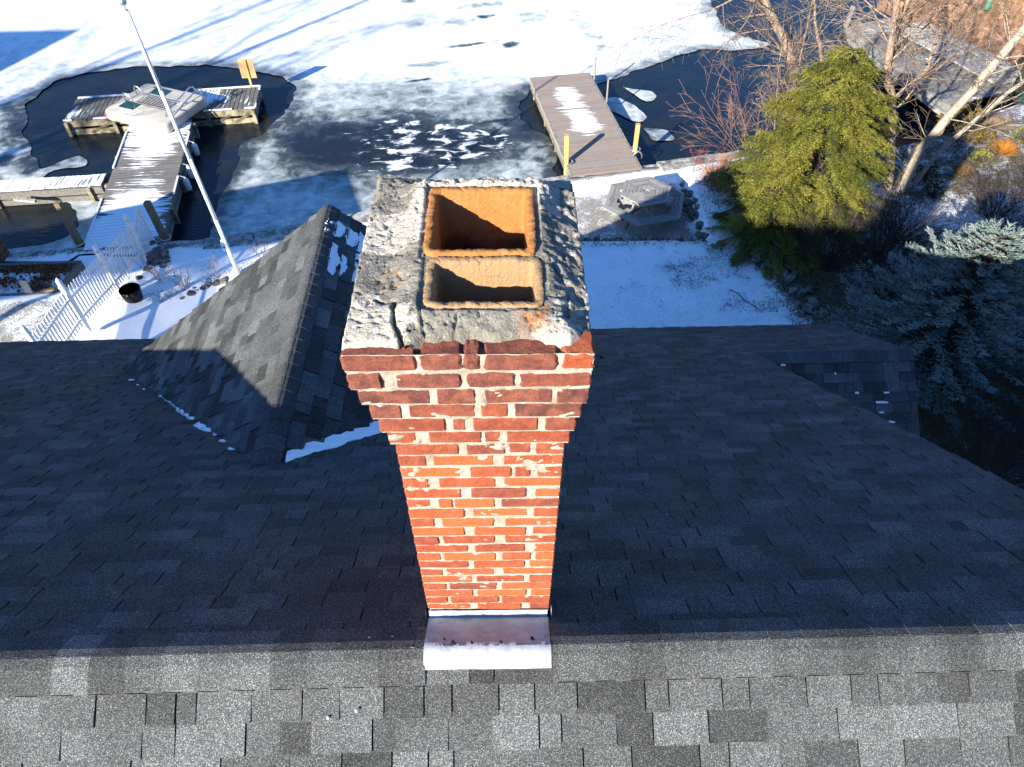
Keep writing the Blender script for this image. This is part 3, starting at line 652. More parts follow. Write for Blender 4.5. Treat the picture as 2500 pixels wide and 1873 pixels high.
def cpart(name, me, mat, smooth=False, par=None, **p):
    o = link(name, me, mat, None, smooth, **p); o.parent = par or chim; return o
b = MB()
for i in range(25):
    a, c = zrow(i); xl, xr, zc, hh = -(.275+COR[i])+.008, .275+CORR[i]-.008, (a+c)/2, c-a+(.001 if i else -.028)
    if i == 0: zc -= .014
    for (p0, p1, q0, q1) in ((xl, xr, .012-CORF[i]+.006, .09), (xl, xr, DEP-.08, DEP+.02), (xl, xl+.1, .09, DEP-.08), (xr-.1, xr, .09, DEP-.08)): b.box(((p0+p1)/2, (q0+q1)/2, zc), (p1-p0, q1-q0, hh))
b.box((0, DEP/2+.01, -.45), (.534, DEP-.01, .9)); b.box((0, DEP/2, .1), (.52, DEP-.04, .2)); cpart('mortar_core', b.mesh('mortar_core'), MORTAR)

def brick_mesh(w, h, d, tint, rough=.0035, bev=.006):
    bm = bmesh.new(); bmesh.ops.create_cube(bm, size=1); 
    for v in bm.verts: v.co = Vector((v.co.x*w, v.co.y*d, v.co.z*h))
    bmesh.ops.bevel(bm, geom=bm.edges[:], offset=min(bev, h*.2), segments=1, affect='EDGES', profile=.6)
    bmesh.ops.subdivide_edges(bm, edges=[e for e in bm.edges if e.calc_length() > .03], cuts=2, use_grid_fill=True)
    for v in bm.verts: v.co += Vector((random.uniform(-1, 1), random.uniform(-1, 1), random.uniform(-1, 1)))*rough
    me = bpy.data.meshes.new('brick'); bm.to_mesh(me); bm.free()
    a = me.attributes.new('tint', 'FLOAT', 'FACE'); a.data.foreach_set('value', np.full(len(me.polygons), tint, np.float32)); return me
def put_brick(c, w, h, d, tint, rot=0., top=False, tilt=0.):
    o = cpart('brick', brick_mesh(w, h, d, tint, .003 if top else .0014, .008 if top else .0045), BRICK); o.location = c; o.rotation_euler = (0, tilt, rot)
for i, (l, r, js) in enumerate(J):
    z0, z1 = zrow(i); hgt = z1-z0-(.0125 if i < 6 else .0105); zc = (z0+z1)/2+.001; xl, xr = -(.275+COR[i]), .275+CORR[i]; sc = (xr-xl)/(r-l)
    edges = [l]+[q for j in js for q in j]+[r]
    for k in range(0, len(edges), 2):
        a, c = xl+(edges[k]-l)*sc, xl+(edges[k+1]-l)*sc
        if i < 4: tint = random.choice((.02, .08, .15, .2, .3, .42))
        elif i < 7: tint = random.uniform(.25, .6)
        else: tint = random.choice((.38, .5, .6, .68, .75, .82, .92, 1.))
        if i == 0: tint = [.22, .2, .05, .18, .7][k//2]
        corner = 'l' if k == 0 else 'r' if k+2 == len(edges) else ''
        dep = .1 if not corner or i == 0 else random.choice((.1, .2))
        dy = random.uniform(-.003, .003)-(.003 if i < 2 else 0)
        put_brick(((a+c)/2, -CORF[i]+dep/2+dy, zc+random.uniform(-.0015, .0015)), c-a-.002, hgt+random.uniform(-.003, .002), dep, tint, random.uniform(-.006, .006), i < 2, random.uniform(-.008, .008))
# sides and back
for side in (-1, 1):
    for i in range(25):
        z0, z1 = zrow(i); xf = side*(.275+(COR[i] if side < 0 else CORR[i])); y = .1 if i % 2 else .2
        while y < DEP-.05:
            L = min(.205, DEP+.03-y)
            if DEP+.03-y-L < .06: L = DEP+.03-y
            put_brick((xf-side*.05, y+L/2, (z0+z1)/2-(.018 if i == 0 else 0)), .1, z1-z0-.01-(.03 if i == 0 else 0), L-.011, random.uniform(.3, .9), random.uniform(-.005, .005)); y += L
rest = MB()
for i in range(25):
    z0, z1 = zrow(i); xl, xr = -(.275+COR[i]), .275+CORR[i]; x = xl+.1+(.1 if i % 2 else 0)
    while x < xr-.12:
        L = min(.205, xr-.1-x); rest.box((x+L/2, DEP+.02, (z0+z1)/2-(.02 if i == 0 else 0)), (L-.011, .06, z1-z0-.01-(.04 if i == 0 else 0)), None, random.uniform(.3, .9)); x += L
zq = -.005
while zq > -.66:
    for side in (-1, 1):
        y = -zq/SLP*.9+.05 if zq < -.02 else .02
        while y < DEP: L = min(.2, DEP+.02-y); rest.box((side*.272, y+L/2, zq-.03), (.02, L-.011, .055), None, random.uniform(.3, .9)); y += .205
    zq -= rh
o = cpart('brickwork', rest.mesh('brickwork'), BRICK); tag(o, 'back and lower bricks of the same chimney', kind='stuff')

# cement crown
FA = (-.164, .182, .343, .70); FB = (-.150, .197, .112, .337)
xs = np.arange(-.372, .3335, .0042); ys = np.arange(-.004, .872, .0042); X, Y = np.meshgrid(xs, ys)
def rect_d(X, Y, r): 
    dx = np.maximum(r[0]-X, X-r[1]); dy = np.maximum(r[2]-Y, Y-r[3]); return np.maximum(dx, dy)
df = np.minimum(rect_d(X, Y, FA), rect_d(X, Y, FB))
lump = fbm(X*9, Y*9, 4, 2); fine = fbm(X*45, Y*45, 4, 6); rid = np.abs(fbm(X*16, Y*22, 4, 13)-.5)*2
pit = fbm(X*70, Y*70, 3, 91); H = HT+.006+.044*sstep(.13, 0, df)+.020*(lump-.5)+.010*(fine-.5)-.008*sstep(.62, .75, pit)
rightm = sstep(.19, .24, X); H += rightm*(-.10*np.maximum(X-.2, 0)+.02*(rid-.35)+.012*(fbm(X*30, Y*30, 3, 77)-.5))
H -= sstep(.74, .87, Y)*.055*sstep(-.42, .1, X)+.01*sstep(.80, .87, Y)
collar = sstep(.055, .03, np.abs(rect_d(X, Y, FA)-.02))*sstep(.5, .7, Y); H += .018*collar*(.4+fine)
rim = sstep(.0, .03, .372+X)*1.0
patchL = sstep(.07, .02, np.hypot((X+.29)/1.0, (Y-.09)/1.6)+.06*(fine-.5)*2)
padl = sstep(.12, .03, np.hypot(X+.25, (Y-.07)*.8)+(fine-.5)*.06); H += .012*padl
padr = sstep(.10, .03, np.hypot((X-.23), (Y-.02)*1.1)+(fine-.5)*.06); H += .016*padr
def crack(pts, wd, dep):
    global H
    d = np.full(X.shape, 9.)
    for (a, c) in zip(pts[:-1], pts[1:]):
        ex, ey = c[0]-a[0], c[1]-a[1]; k = np.clip(((X-a[0])*ex+(Y-a[1])*ey)/(ex*ex+ey*ey), 0, 1); d = np.minimum(d, np.hypot(X-a[0]-ex*k, Y-a[1]-ey*k))
    d = d+(fbm(X*60, Y*60, 3, 41)-.5)*.012; H -= dep*sstep(wd, wd*.25, d)
crack([(-.29, .185), (-.265, .165), (-.235, .165), (-.235, .12), (-.225, .06), (-.205, .03), (-.20, .0)], .009, .045)
crack([(-.2, .03), (-.165, .05)], .006, .02); crack([(-.05, .09), (-.06, .02)], .004, .012); crack([(-.16, .12), (-.14, .03)], .004, .012)
crack([(-.29, .60), (-.2, .60), (-.17, .61)], .004, .008); crack([(.22, .33), (.27, .22), (.26, .1)], .006, .012)
frontl = .024+.022*(fbm(X*16, X*0+3, 4, 5)-.5)*2-.030*sstep(.13, .08, np.abs(X+.27))-.02*sstep(.06, .03, np.abs(X-.23))
H -= sstep(frontl+.012, frontl-.006, Y)*.06
H -= sstep(.008, 0, X+.372+.012*(fine-.5))*.03+sstep(.008, 0, .334-X+.015*(fine-.5))*.03
sideb = sstep(.022, .0, X+.365+.03*(lump-.5))*sstep(.66, .72, Y)*sstep(.86, .82, Y); H -= sideb*.03
H = np.where(df < .014, np.minimum(H, HT+.040), H); cut = df < -.006
F = grid_faces(len(xs), len(ys)); F = F[~cut.ravel()[F].any(1)]
V = np.stack([X, Y, H], -1).reshape(-1, 3); used = np.unique(F); mp_ = np.full(len(V), -1); mp_[used] = np.arange(len(used))
me = npmesh('crown', V[used], mp_[F]); g = lambda a: np.broadcast_to(a, X.shape).ravel()[used]
pale = .12+.55*sstep(.075, .0, np.abs(rect_d(X, Y, FA)-.03))*sstep(.55, .66, Y)+.6*sstep(-.13, -.2, X)*sstep(.36, .44, Y)*sstep(.64, .58, Y)+.65*np.maximum(padl, padr)+.5*sstep(-.25, -.3, X)*sstep(.25, .18, Y)+.34*rightm
dark = 1.1*sstep(.73, .79, Y)*sstep(-.25, -.05, X)+.3*sstep(.70, .8, Y)-.15
lich = .3+.3*sstep(.11, .02, np.hypot(X+.26, Y-.27))+.32*sstep(.1, .02, np.hypot((X-.18), (Y-.08)))+.12*sstep(.2, .05, np.abs(Y-.07))*sstep(-.2, -.05, X)-.35*sstep(.36, .5, Y)-.3*rightm
moss = .55*sstep(.03, .0, np.hypot(X+.15, (Y-.09)))+.5*sstep(.03, .0, np.hypot((X+.06)*1.5, (Y-.035)*.7))+.5*sstep(.035, 0, np.hypot(X-.19, Y-.1))+.5*sstep(.03, 0, np.hypot(X+.165, Y-.34))+.38*sstep(.11, .03, np.hypot((X+.24), (Y-.735)))
for nme, a in (('pale', pale), ('dark', dark), ('lichen', lich), ('moss', moss)): vattr(me, nme, g(a))
cpart('cement_crown', me, CROWN, True, label='cracked grey cement crown with orange lichen and a dark weathered back edge')
b = MB()
for (xa, xb, ya, yb) in [(-.366, -.172, .045, .86), (.205, .318, .045, .85), (-.2, .22, .045, .105), (-.2, .22, .712, .85)]: b.box(((xa+xb)/2, (ya+yb)/2, HT-.075), (xb-xa, yb-ya, .06))
cpart('crown_bed', b.mesh('crown_bed'), MORTAR)

def flue(r, zt, tint, seed):
    n = 240; t = .026; V = []; rings = []
    def rr(x0, x1, y0, y1, rad):
        out = []; w_, h_ = x1-x0-2*rad, y1-y0-2*rad; per = 2*(w_+h_)+2*math.pi*rad
        for k in range(n):
            s = per*k/n; q = None
            for (L, kind, ax, ay) in ((w_, 'b', 0, 0), (math.pi*rad/2, 'c', x1-rad, y0+rad), (h_, 'r', 0, 0), (math.pi*rad/2, 'c', x1-rad, y1-rad), (w_, 't', 0, 0), (math.pi*rad/2, 'c', x0+rad, y1-rad), (h_, 'l', 0, 0), (math.pi*rad/2, 'c', x0+rad, y0+rad)):
                if s <= L or (kind == 'c' and ax == x0+rad and ay == y0+rad):
                    if kind == 'b': q = (x0+rad+s, y0)
                    elif kind == 'r': q = (x1, y0+rad+s)
                    elif kind == 't': q = (x1-rad-s, y1)
                    elif kind == 'l': q = (x0, y1-rad-s)
                    else:
                        a0 = {(1, 0): -math.pi/2, (1, 1): 0, (0, 1): math.pi/2, (0, 0): math.pi}[(int(ax > (x0+x1)/2), int(ay > (y0+y1)/2))]; a = a0+s/rad; q = (ax+rad*math.cos(a), ay+rad*math.sin(a))
                    break
                s -= L
            out.append(q)
        return out
    x0, x1, y0, y1 = r
    prof = [(0, HT-.1, 0), (0, zt-.016, .4), (.0005, zt-.004, .9), (.003, zt, 1), (t*.55, zt-.002, 1.1), (t-.002, zt-.004, 1), (t, zt-.012, .5), (t+.0015, zt-.06, .1), (t+.001, zt-.3, 0), (t, zt-.8, 0), (t, .25, 0)]
    for (ins, z, wob) in prof:
        P = rr(x0+ins, x1-ins, y0+ins, y1-ins, max(.034-ins*.7, .012))
        for k, (px, py) in enumerate(P):
            q = mn.fractal(Vector((px*30, py*30, seed+z*4)), .7, 2.2, 5)*.0055*wob; q2 = mn.noise(Vector((px*90, py*90, seed*3+z*9)))*.0042*wob
            V.append((px+q2, py-q2*.7, z+q-.004*wob*max(0, mn.noise(Vector((px*14, py*14, seed*2.)))) ))
    F = []
    m = len(prof)
    for i in range(m-1):
        for k in range(n): F.append((i*n+k, i*n+(k+1) % n, (i+1)*n+(k+1) % n, (i+1)*n+k))
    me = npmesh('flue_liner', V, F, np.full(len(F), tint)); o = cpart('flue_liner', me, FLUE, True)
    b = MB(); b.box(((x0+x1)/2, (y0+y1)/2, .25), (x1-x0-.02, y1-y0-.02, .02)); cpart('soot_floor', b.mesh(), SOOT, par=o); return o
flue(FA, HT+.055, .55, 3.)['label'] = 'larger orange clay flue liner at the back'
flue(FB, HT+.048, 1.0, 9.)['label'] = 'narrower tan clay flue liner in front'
# lead flashing dressed over the ridge at the chimney foot
ay, az = RY-1.3977, RZ-8.6067      # ridge seen from the chimney frame
prof = [(-.008, .012), (-.010, -.02), (-.013, -.06), (-.022, -.088), (-.05, -.078)]
def fz(y): return -.0 + (zfar(y+1.3977)-8.6067)+.022
prof = [(-.007, .010), (-.010, -.02), (-.012, -.05), (-.02, fz(-.02)+.012), (-.05, fz(-.05)+.006), (-.10, fz(-.10)), (-.15, fz(-.15)), (ay+.03, az-.005), (ay, az+.022), (ay-.03, az+.006), (ay-.05, az-.010), (ay-.078, az-.031)]
n = 40; V = []
for j, (y, z) in enumerate(prof):
    for k in range(n):
        s = k/(n-1); hw = .268 if j < 3 else .272; x = -hw+2*hw*s-.002
        q = mn.fractal(Vector((x*7, y*12, 5.)), 1., 2., 3)*.004*(1 if j > 1 else .5); V.append((x, y-(q if j < 4 else 0), z+(q if j >= 3 else 0)+(-.004 if j == len(prof)-1 else 0)))
nv = len(V); F = grid_faces(n, len(prof))
fl_ = cpart('flashing', npmesh('flashing', V, F), LEAD, True, label='pale lead flashing dressed over the ridge')
b = MB()
for (x, y) in [(-.19, -.15), (-.15, -.172), (-.07, -.172), (.055, -.17), (.19, -.15)]:
    rr_ = random.uniform(.006, .017); b.tube([(x, y+random.uniform(-.012, .012), fz(y)-.012), (x, y, fz(y)+.004), (x+rr_, y-rr_*.8, fz(y)+.003)], [rr_, rr_*.8, rr_*.25], 6)
cpart('tar_dabs', b.mesh('tar_dabs'), BLACK, par=fl_)
for sd in (-1, 1):
    b = MB(); yb = DEP+.02
    b.add([(sd*.283, -.02, -.06), (sd*.283, yb, fz(yb)-.03), (sd*.283, yb, fz(yb)+.1), (sd*.283, -.02, .03)], [(0, 1, 2, 3)]); cpart('side_flashing', b.mesh('side_flashing'), LEAD)
for (px, py) in [(-.78, .98), (-.66, 1.0), (-.62, 1.27), (-.52, 1.27)]:
    b = MB(); z = RZ-SLP*abs(py-RY)+.022; b.tube([(px, py, z), (px+.004, py, z+.007)], [.008, .004], 7); b.build('nail_head', TRIM, roof)

# ------------------------------------------------------------------ docks
def unit(x, y): v = Vector((x, y, 0)); return v.normalized()
STEM_ANG = math.atan2(.146, .989)
DECK1 = m_deck('snowy_grey_deck', (.10, .093, .085), (.2, .19, .175), .40, (.55, 9, 9), ang=-STEM_ANG, ns=1.6)
DECK2 = m_deck('snowy_grey_deck_head', (.095, .09, .083), (.17, .163, .15), .48, (9, .55, 9), ang=-.105, ns=1.6)
DECK3 = m_deck('brown_composite_deck', (.235, .185, .155), (.31, .25, .21), .48, (.6, 11, 11), ang=-.153, ns=1.7)
def planks(root, O, A, B, n, pitch, width, gap, mat, snowf, th=.035, name='plank', tints=(.85, 1.12), skip=None):
    """boards laid side by side along A, each running along B"""
    O = Vector(O)
    for i in range(n):
        if skip and skip(i): continue
        o0 = O+A*(i*pitch+gap/2); b = MB(); S = 8; w = pitch-gap; wd = width+random.uniform(-.012, .012)
        for k in range(S):
            p = o0+B*(wd*k/S); q = o0+B*(wd*(k+1)/S)
            b.hexa([p, q, q+A*w, p+A*w, p+Vector((0, 0, th)), q+Vector((0, 0, th)), q+A*w+Vector((0, 0, th)), p+A*w+Vector((0, 0, th))], 1)
        tt = random.uniform(*tints); b.t = [tt]*len(b.t); o = b.build(name, mat, root); me = o.data
        sv = [snowf(i, ((k % 8)//8)) for k in range(0)]
        co = np.array(b.v); rel = (co-np.array(O))@np.array(B)/width; al = (co-np.array(O))@np.array(A)
        vattr(me, 'snow', [snowf(a_, r_) for a_, r_ in zip(al, rel)])
A1, B1 = unit(-.146, .989), unit(.989, .146)
dk = empty('t_dock', (-10.2, 18.2, 0), 'grey T-shaped wooden dock with streaks of snow, raft on its head', 'dock')
ZT = .5
def sf1(al, r): 
    return .62-.5*abs(r-.42)**1.5*2+.18*math.sin(al*1.3)+(.25 if al < .8 else 0)
planks(dk, (-10.63, 14.86, ZT-.035), A1, B1, 46, .1405, 1.9, .018, DECK1, sf1)
A2, B2 = unit(.9945, .105), unit(-.105, .9945)
def sf2(al, r): return .50-.4*(abs(r-.35))+(.15 if 1.0 < al < 2.4 else 0)+(.2 if 3.7 < al < 4.6 else -.1 if al > 5 else 0)
planks(dk, Vector((-13.75, 21.56, ZT-.04)), A2, B2, 42, .1412, 1.5, .02, DECK2, sf2)
O1, O2 = Vector((-10.63, 14.86, 0)), Vector((-13.75, 21.56, 0))
for k in (.02, .98):                                              # side beams of the stem
    for (z, h) in ((.36, .2), (.12, .16)):
        b = MB(); p = O1+B1*(1.9*k)+Vector((0, 0, z)); b.bar(p, p+A1*6.4, .06, h, .8); b.build('beam', OLDWOOD, dk)
for q in (0, 1.55, 3.1, 4.65, 6.2):
    for k in (.0, 1.0):
        b = MB(); p = O1+A1*q+B1*(1.9*k+(-.05 if k == 0 else .05)); b.box(p+Vector((0, 0, 0)), (.11, .11, .92)); b.build('pile', WETWOOD, dk)
for (v, zz_) in ((.03, .36), (1.47, .36)):                         # head crib
    b = MB(); p = O2+B2*v+Vector((0, 0, zz_)); b.bar(p, p+A2*5.9, .06, .2); b.build('beam', WETWOOD, dk)
    b = MB(); p = O2+B2*v+Vector((0, 0, .08)); b.bar(p, p+A2*5.9, .05, .17, 1.2); b.build('beam', WETWOOD, dk)
for q in (.03, 2.95, 5.87):
    b = MB(); p = O2+A2*q+Vector((0, 0, .3)); b.bar(p, p+B2*1.5, .06, .3); b.build('beam', WETWOOD, dk)
for q in (.05, 1.5, 4.4, 5.85):
    for v in (-.05, 1.55):
        b = MB(); b.box(O2+A2*q+B2*v+Vector((0, 0, .05)), (.1, .1, .8), Matrix.Rotation(.1, 3, 'Z')); b.build('pile', WETWOOD, dk)
for (a, c) in ((.7, 1.3), (2.0, 2.5), (4.55, 5.1), (5.2, 5.7)):
    b = MB(); b.bar(O2+A2*a+B2*.02+Vector((0, 0, .05)), O2+A2*c+B2*.02+Vector((0, 0, .3)), .05, .08, .5); b.build('brace', WETWOOD, dk)
for (p, q) in [(O2+B2*-.0+A2*.0, O2+A2*.25), (O2+A2*.9, O2+A2*2.2), (O2+A2*4.3, O2+A2*5.2), (O2+A2*5.6, O2+A2*5.92), (O2+A2*5.93, O2+A2*5.93+B2*.25), (O2+B2*1.5+A2*.05, O2+B2*1.5+A2*2.1), (O2+B2*1.5+A2*3.8, O2+B2*1.5+A2*5.9), (O2+B2*1.25+A2*5.93, O2+B2*1.5+A2*5.93),
               (O1+A1*3.9, O1+A1*6.0), (O1+A1*.3, O1+A1*2.3), (O1+B1*1.92+A1*2.2, O1+B1*1.92+A1*3.1), (O1+B1*1.92+A1*4.6, O1+B1*1.92+A1*5.6)]:
    b = MB(); b.bar(p+Vector((0, 0, ZT+.012)), q+Vector((0, 0, ZT+.012)), .05, .035); b.build('rub_strip', VINYL, dk)
gst = empty('gangway', (-12.8, 18, .3), 'narrow snow-covered walkway meeting the dock stem from the left', 'walkway')
A3, B3 = unit(3.02, .245), unit(-.08, .98)
DECK4 = m_deck('snowy_walkway', (.11, .105, .1), (.18, .17, .16), .36, (9, .5, 9), ang=-.08, ns=1.6)
planks(gst, Vector((-17.2, 17.4, ZT-.035)), A3, B3, 42, .142, .55, .02, DECK4, lambda a, r: .62)
for (v, z, h) in ((0, .33, .2), (.55, .33, .2), (0, .1, .16)):
    b = MB(); p = Vector((-17.2, 17.4, z))+B3*v; b.bar(p, p+A3*5.95, .05, h, .7); b.build('beam', OLDWOOD, gst)
b = MB(); b.bar((-13.5, 17.36, .42), (-12.9, 17.30, .38), .1, .06, 1.5); b.build('loose_board', OLDWOOD, gst)
for q in (.5, 3, 5.6):
    b = MB(); b.box(Vector((-17.2, 17.4, .0))+A3*q+B3*-.05, (.1, .1, .9)); b.build('pile', WETWOOD, gst)
# fenders and mooring line along the stem
for i, (q, lab) in enumerate(((5.05, 'upright white dock fender hanging nearest the raft'), (3.75, 'half-hidden white dock fender behind the flagpole'), (3.1, 'white dock fender hanging nearest the shore'))):
    p = O1+A1*q+B1*2.08; e = empty('fender', p+Vector((0, 0, .1)), lab, 'fender', 'fenders on the dock stem')
    b = MB(); b.tube([p+Vector((0, 0, z)) for z in (.02, .05, .12, .34, .40, .44, .47)], [.03, .075, .09, .09, .07, .03, .02], 10); b.build('body', VINYL, e, True)
    b = MB(); b.tube([p+Vector((0, 0, .46)), p+B1*-.12+Vector((0, 0, .52))], .012, 5); b.build('rope', ROPE, e)
# swim raft
rf = empty('swim_raft', (-10.9, 21.9, .5), 'beige plastic swim raft with ladder rails lying on the dock head', 'raft')
ur, vr = Vector((.906, -.423, 0)), Vector((.423, .906, 0)); CR = Vector((-10.86, 21.93, .52))
Rr = (Matrix((ur, vr, Vector((0, 0, 1)))).transposed()) @ Matrix.Rotation(.02, 3, 'X')
def rp(x, y, z): return CR+Rr @ Vector((x, y, z))
bm = bmesh.new(); bmesh.ops.create_cube(bm, size=1)
for v in bm.verts: v.co = Vector((v.co.x*2.5, v.co.y*2.02, (v.co.z+.5)*.33))
bmesh.ops.bevel(bm, geom=[e for e in bm.edges if abs(e.verts[0].co.z-e.verts[1].co.z) > .1], offset=.22, segments=5, affect='EDGES', profile=.5)
bmesh.ops.bevel(bm, geom=[e for e in bm.edges if abs(e.verts[0].co.z-e.verts[1].co.z) < .01], offset=.10, segments=4, affect='EDGES', profile=.5)
for v in bm.verts: v.co = rp(*v.co)
me = bpy.data.meshes.new('hull'); bm.to_mesh(me); bm.free(); a = me.attributes.new('tint', 'FLOAT', 'FACE'); a.data.foreach_set('value', np.ones(len(me.polygons), np.float32))
link('hull', me, BEIGE, rf, True)
for (x, y) in ((-.62, -.42), (-.3, .62)):
    b = MB(); b.prism([rp(x-.3, y-.2, .332), rp(x+.3, y-.2, .332), rp(x+.3, y+.2, .332), rp(x-.3, y+.2, .332)], (0, 0, .006)); b.build('green_hatch', GREEN, rf)
for i in range(9):
    b = MB(); x = -.42+i*.125; b.prism([rp(x-.045, -.22, .335), rp(x+.045, -.22, .335), rp(x+.045, .2, .335), rp(x-.045, .2, .335)], (0, 0, .02)); b.build('slat', OLDWOOD, rf)
b = MB(); b.prism([rp(-.52, -.26, .331), rp(.70, -.26, .331), rp(.70, .24, .331), rp(-.52, .24, .331)], (0, 0, .003)); b.build('well', BLACK, rf)
for y in (-.25, .23):
    b = MB(); b.tube([rp(-.95, y, .33), rp(-.97, y, .5), rp(-.9, y, .6), rp(-.78, y, .6), rp(-.68, y, .5), rp(-.6, y, .37)], .022, 7); b.tube([rp(-.6, y, .37), rp(.85, y, .37), rp(1.0, y, .42)], .022, 7); b.build('rail', METAL, rf, True)
for x in (.92, 1.22):
    b = MB(); b.tube([rp(x, .98, .30), rp(x, .86, .62), rp(x, .7, .66), rp(x, -.1, .50), rp(x, -.5, .40), rp(x, -.72, .2)], .022, 7); b.build('ladder_rail', METAL, rf, True)
for y, z in ((.5, .63), (.1, .54), (-.3, .46)):
    b = MB(); b.tube([rp(.92, y, z), rp(1.22, y, z)], .018, 6); b.build('rung', METAL, rf)
for (x, y) in ((-1.1, -.995), (.95, -.995)):
    b = MB(); b.prism([rp(x-.06, y-.02, .21), rp(x+.06, y-.02, .21), rp(x+.06, y-.02, .25), rp(x-.06, y-.02, .25)], Rr @ Vector((0, .03, 0))); b.build('reflector', ORANGE, rf)
sp_ = flat_snow([rp(-.75, -.75, .32), rp(-.1, -.85, .32), rp(-.0, -.55, .32), rp(-.7, -.5, .32)], (0, 0, 1), .006, 8, .06); tag(sp_.build('raft_snow', SNOW), 'dusting of snow on the swim raft', kind='stuff')
# sign
sg = empty('sign', (-8.31, 23.73, .5), 'plywood sign board on a post at the dock corner, seen from behind', 'sign')
b = MB(); b.bar((-8.31, 23.73, .3), (-8.31, 23.73, 1.36), .07, .05); b.build('post', YELLOW, sg)
for sd in (-1, 1):
    b = MB(); b.box((-8.31+sd*.13, 23.70+.055, 1.05), (.235, .02, .62)); b.build('board', PLY, sg)
b = MB(); b.box((-8.31, 23.70+.06, 1.05), (.03, .012, .60), None, .25); b.build('seam', TREATED, sg)
# mooring posts
for (x, y, zt, lean, lab) in [(-10.84, 15.17, 1.73, .03, 'square brown mooring post left of the dock stem'), (-8.67, 15.31, 1.60, -.07, 'square brown mooring post right of the dock stem')]:
    e = empty('mooring_post', (x, y, .4), lab, 'post', 'mooring posts at the dock root')
    b = MB(); b.bar((x, y, -.3), (x+lean, y, zt), .14, .14, up=Vector((.1, 1, 0))); b.build('timber', TREATED, e)
    b = MB(); c = Vector((x, y, .52)); b.tube([c+Vector((.13*math.cos(a), .13*math.sin(a), 0)) for a in np.linspace(0, 6.2, 14)], .018, 5); b.build('ring', ROPE, e)
# flagpole
fp = empty('flagpole', (-6.22, 13.32, .9), 'tall white telescoping flagpole with a ball on top', 'flagpole')
F0, F1_ = Vector((-6.22, 13.32, .8)), Vector((-6.45, 13.32, 6.75))
for i, (a, c, r) in enumerate(((0, .27, .048), (.27, .52, .044), (.52, .76, .040), (.76, 1, .036))):
    b = MB(); b.tube([F0.lerp(F1_, a), F0.lerp(F1_, c+.004)], [r, r*.97], 12); b.build('pole_section', POLE, fp, True)
b = MB(); b.tube([F1_, F1_+Vector((0, 0, .05)), F1_+Vector((-.01, 0, .06)), F1_+Vector((-.012, 0, .12))], [.03, .03, .012, .01], 8); b.build('truck', METAL, fp)
b = MB(); cc = F1_+Vector((-.014, 0, .18)); b.tube([cc+Vector((0, 0, .07*math.sin(t_))) for t_ in np.linspace(-1.5, 1.5, 9)], [.07*math.cos(t_)+.001 for t_ in np.linspace(-1.5, 1.5, 9)], 12); b.build('ball', METAL, fp, True)
b = MB(); cc = F0.lerp(F1_, .17); b.box(cc+Vector((-.06, -.03, 0)), (.04, .04, .16)); b.tube([cc+Vector((-.06, -.04, .1)), cc+Vector((-.1, -.05, -.05)), cc+Vector((-.07, -.04, -.2))], .008, 5); b.build('cleat', POLE, fp)

# right-hand dock
A4, B4 = unit(-.94, 6.09), unit(.988, .153); O4 = Vector((2.06, 17.82, ZT))
dr = empty('brown_dock', (2.6, 21, 0), 'brown composite dock with a strip of snow, beyond the chimney', 'dock')
def sf4(al, r):
    c = np.interp(al, [0, 1.2, 2.0, 2.4, 5.2, 5.7], [.35, .3, .3, .8, .62, .1]); m = np.interp(al, [0, 1, 2.3, 5.4], [.35, .42, .50, .43]); return c+.06-abs(r-m)*1.55
planks(dr, O4-Vector((0, 0, .03)), A4, B4, 66, .0935, 1.98, .007, DECK3, sf4, th=.03, tints=(.92, 1.08), skip=lambda i: i in (6, 23, 40, 57))
for i in (6, 23, 40, 57):
    b = MB(); p = O4+A4*(i*.0935+.047)+Vector((0, 0, -.012)); b.bar(p, p+B4*1.98, .085, .03); b.build('cross_beam', GREYWOOD, dr)
for k in (.0, 1.0):
    b = MB(); p = O4+B4*(1.98*k+(-.03 if k == 0 else .03))+Vector((0, 0, -.1)); b.bar(p, p+A4*6.17, .05, .19); b.build('beam', OLDWOOD, dr)
    b = MB(); p = O4+B4*(1.98*k+(-.02 if k == 0 else .02))+Vector((0, 0, -.3)); b.bar(p, p+A4*6.1, .05, .12, .8); b.build('beam', WETWOOD, dr)
for q in (.6, 2.2, 3.8, 5.6):
    for k in (0, 1.98):
        b = MB(); b.box(O4+A4*q+B4*k+Vector((0, 0, -.45)), (.09, .09, .75)); b.build('pile', WETWOOD, dr)
for (x, y, zt, x2, lab) in [(1.93, 18.5, 1.38, 1.88, 'yellow pine post at the left root of the brown dock'), (3.97, 19.12, 1.34, 3.97, 'yellow pine post on the right side of the brown dock')]:
    e = empty('dock_post', (x, y, .3), lab, 'post', 'yellow posts beside the brown dock')
    b = MB(); b.bar((x, y, -.4), (x2, y, zt), .125, .125, up=Vector((.15, 1, 0))); b.build('timber', YELLOW, e)
    b = MB(); c = Vector((x+.02, y, .55)); b.tube([c+Vector((.14*math.cos(a), .14*math.sin(a), 0)) for a in np.linspace(0, 6.28, 18)], .02, 6); b.build('collar', METAL, e, True)
rg = MB(); rg.tube([Vector((4.0+.13*math.cos(a), 18.75, .5+.18*math.sin(a))) for a in np.linspace(-.2, 3.3, 12)], .022, 6)
tag(rg.build('mooring_ring', METAL, None, True), 'pale bent mooring ring at the edge of the brown dock', 'mooring ring')
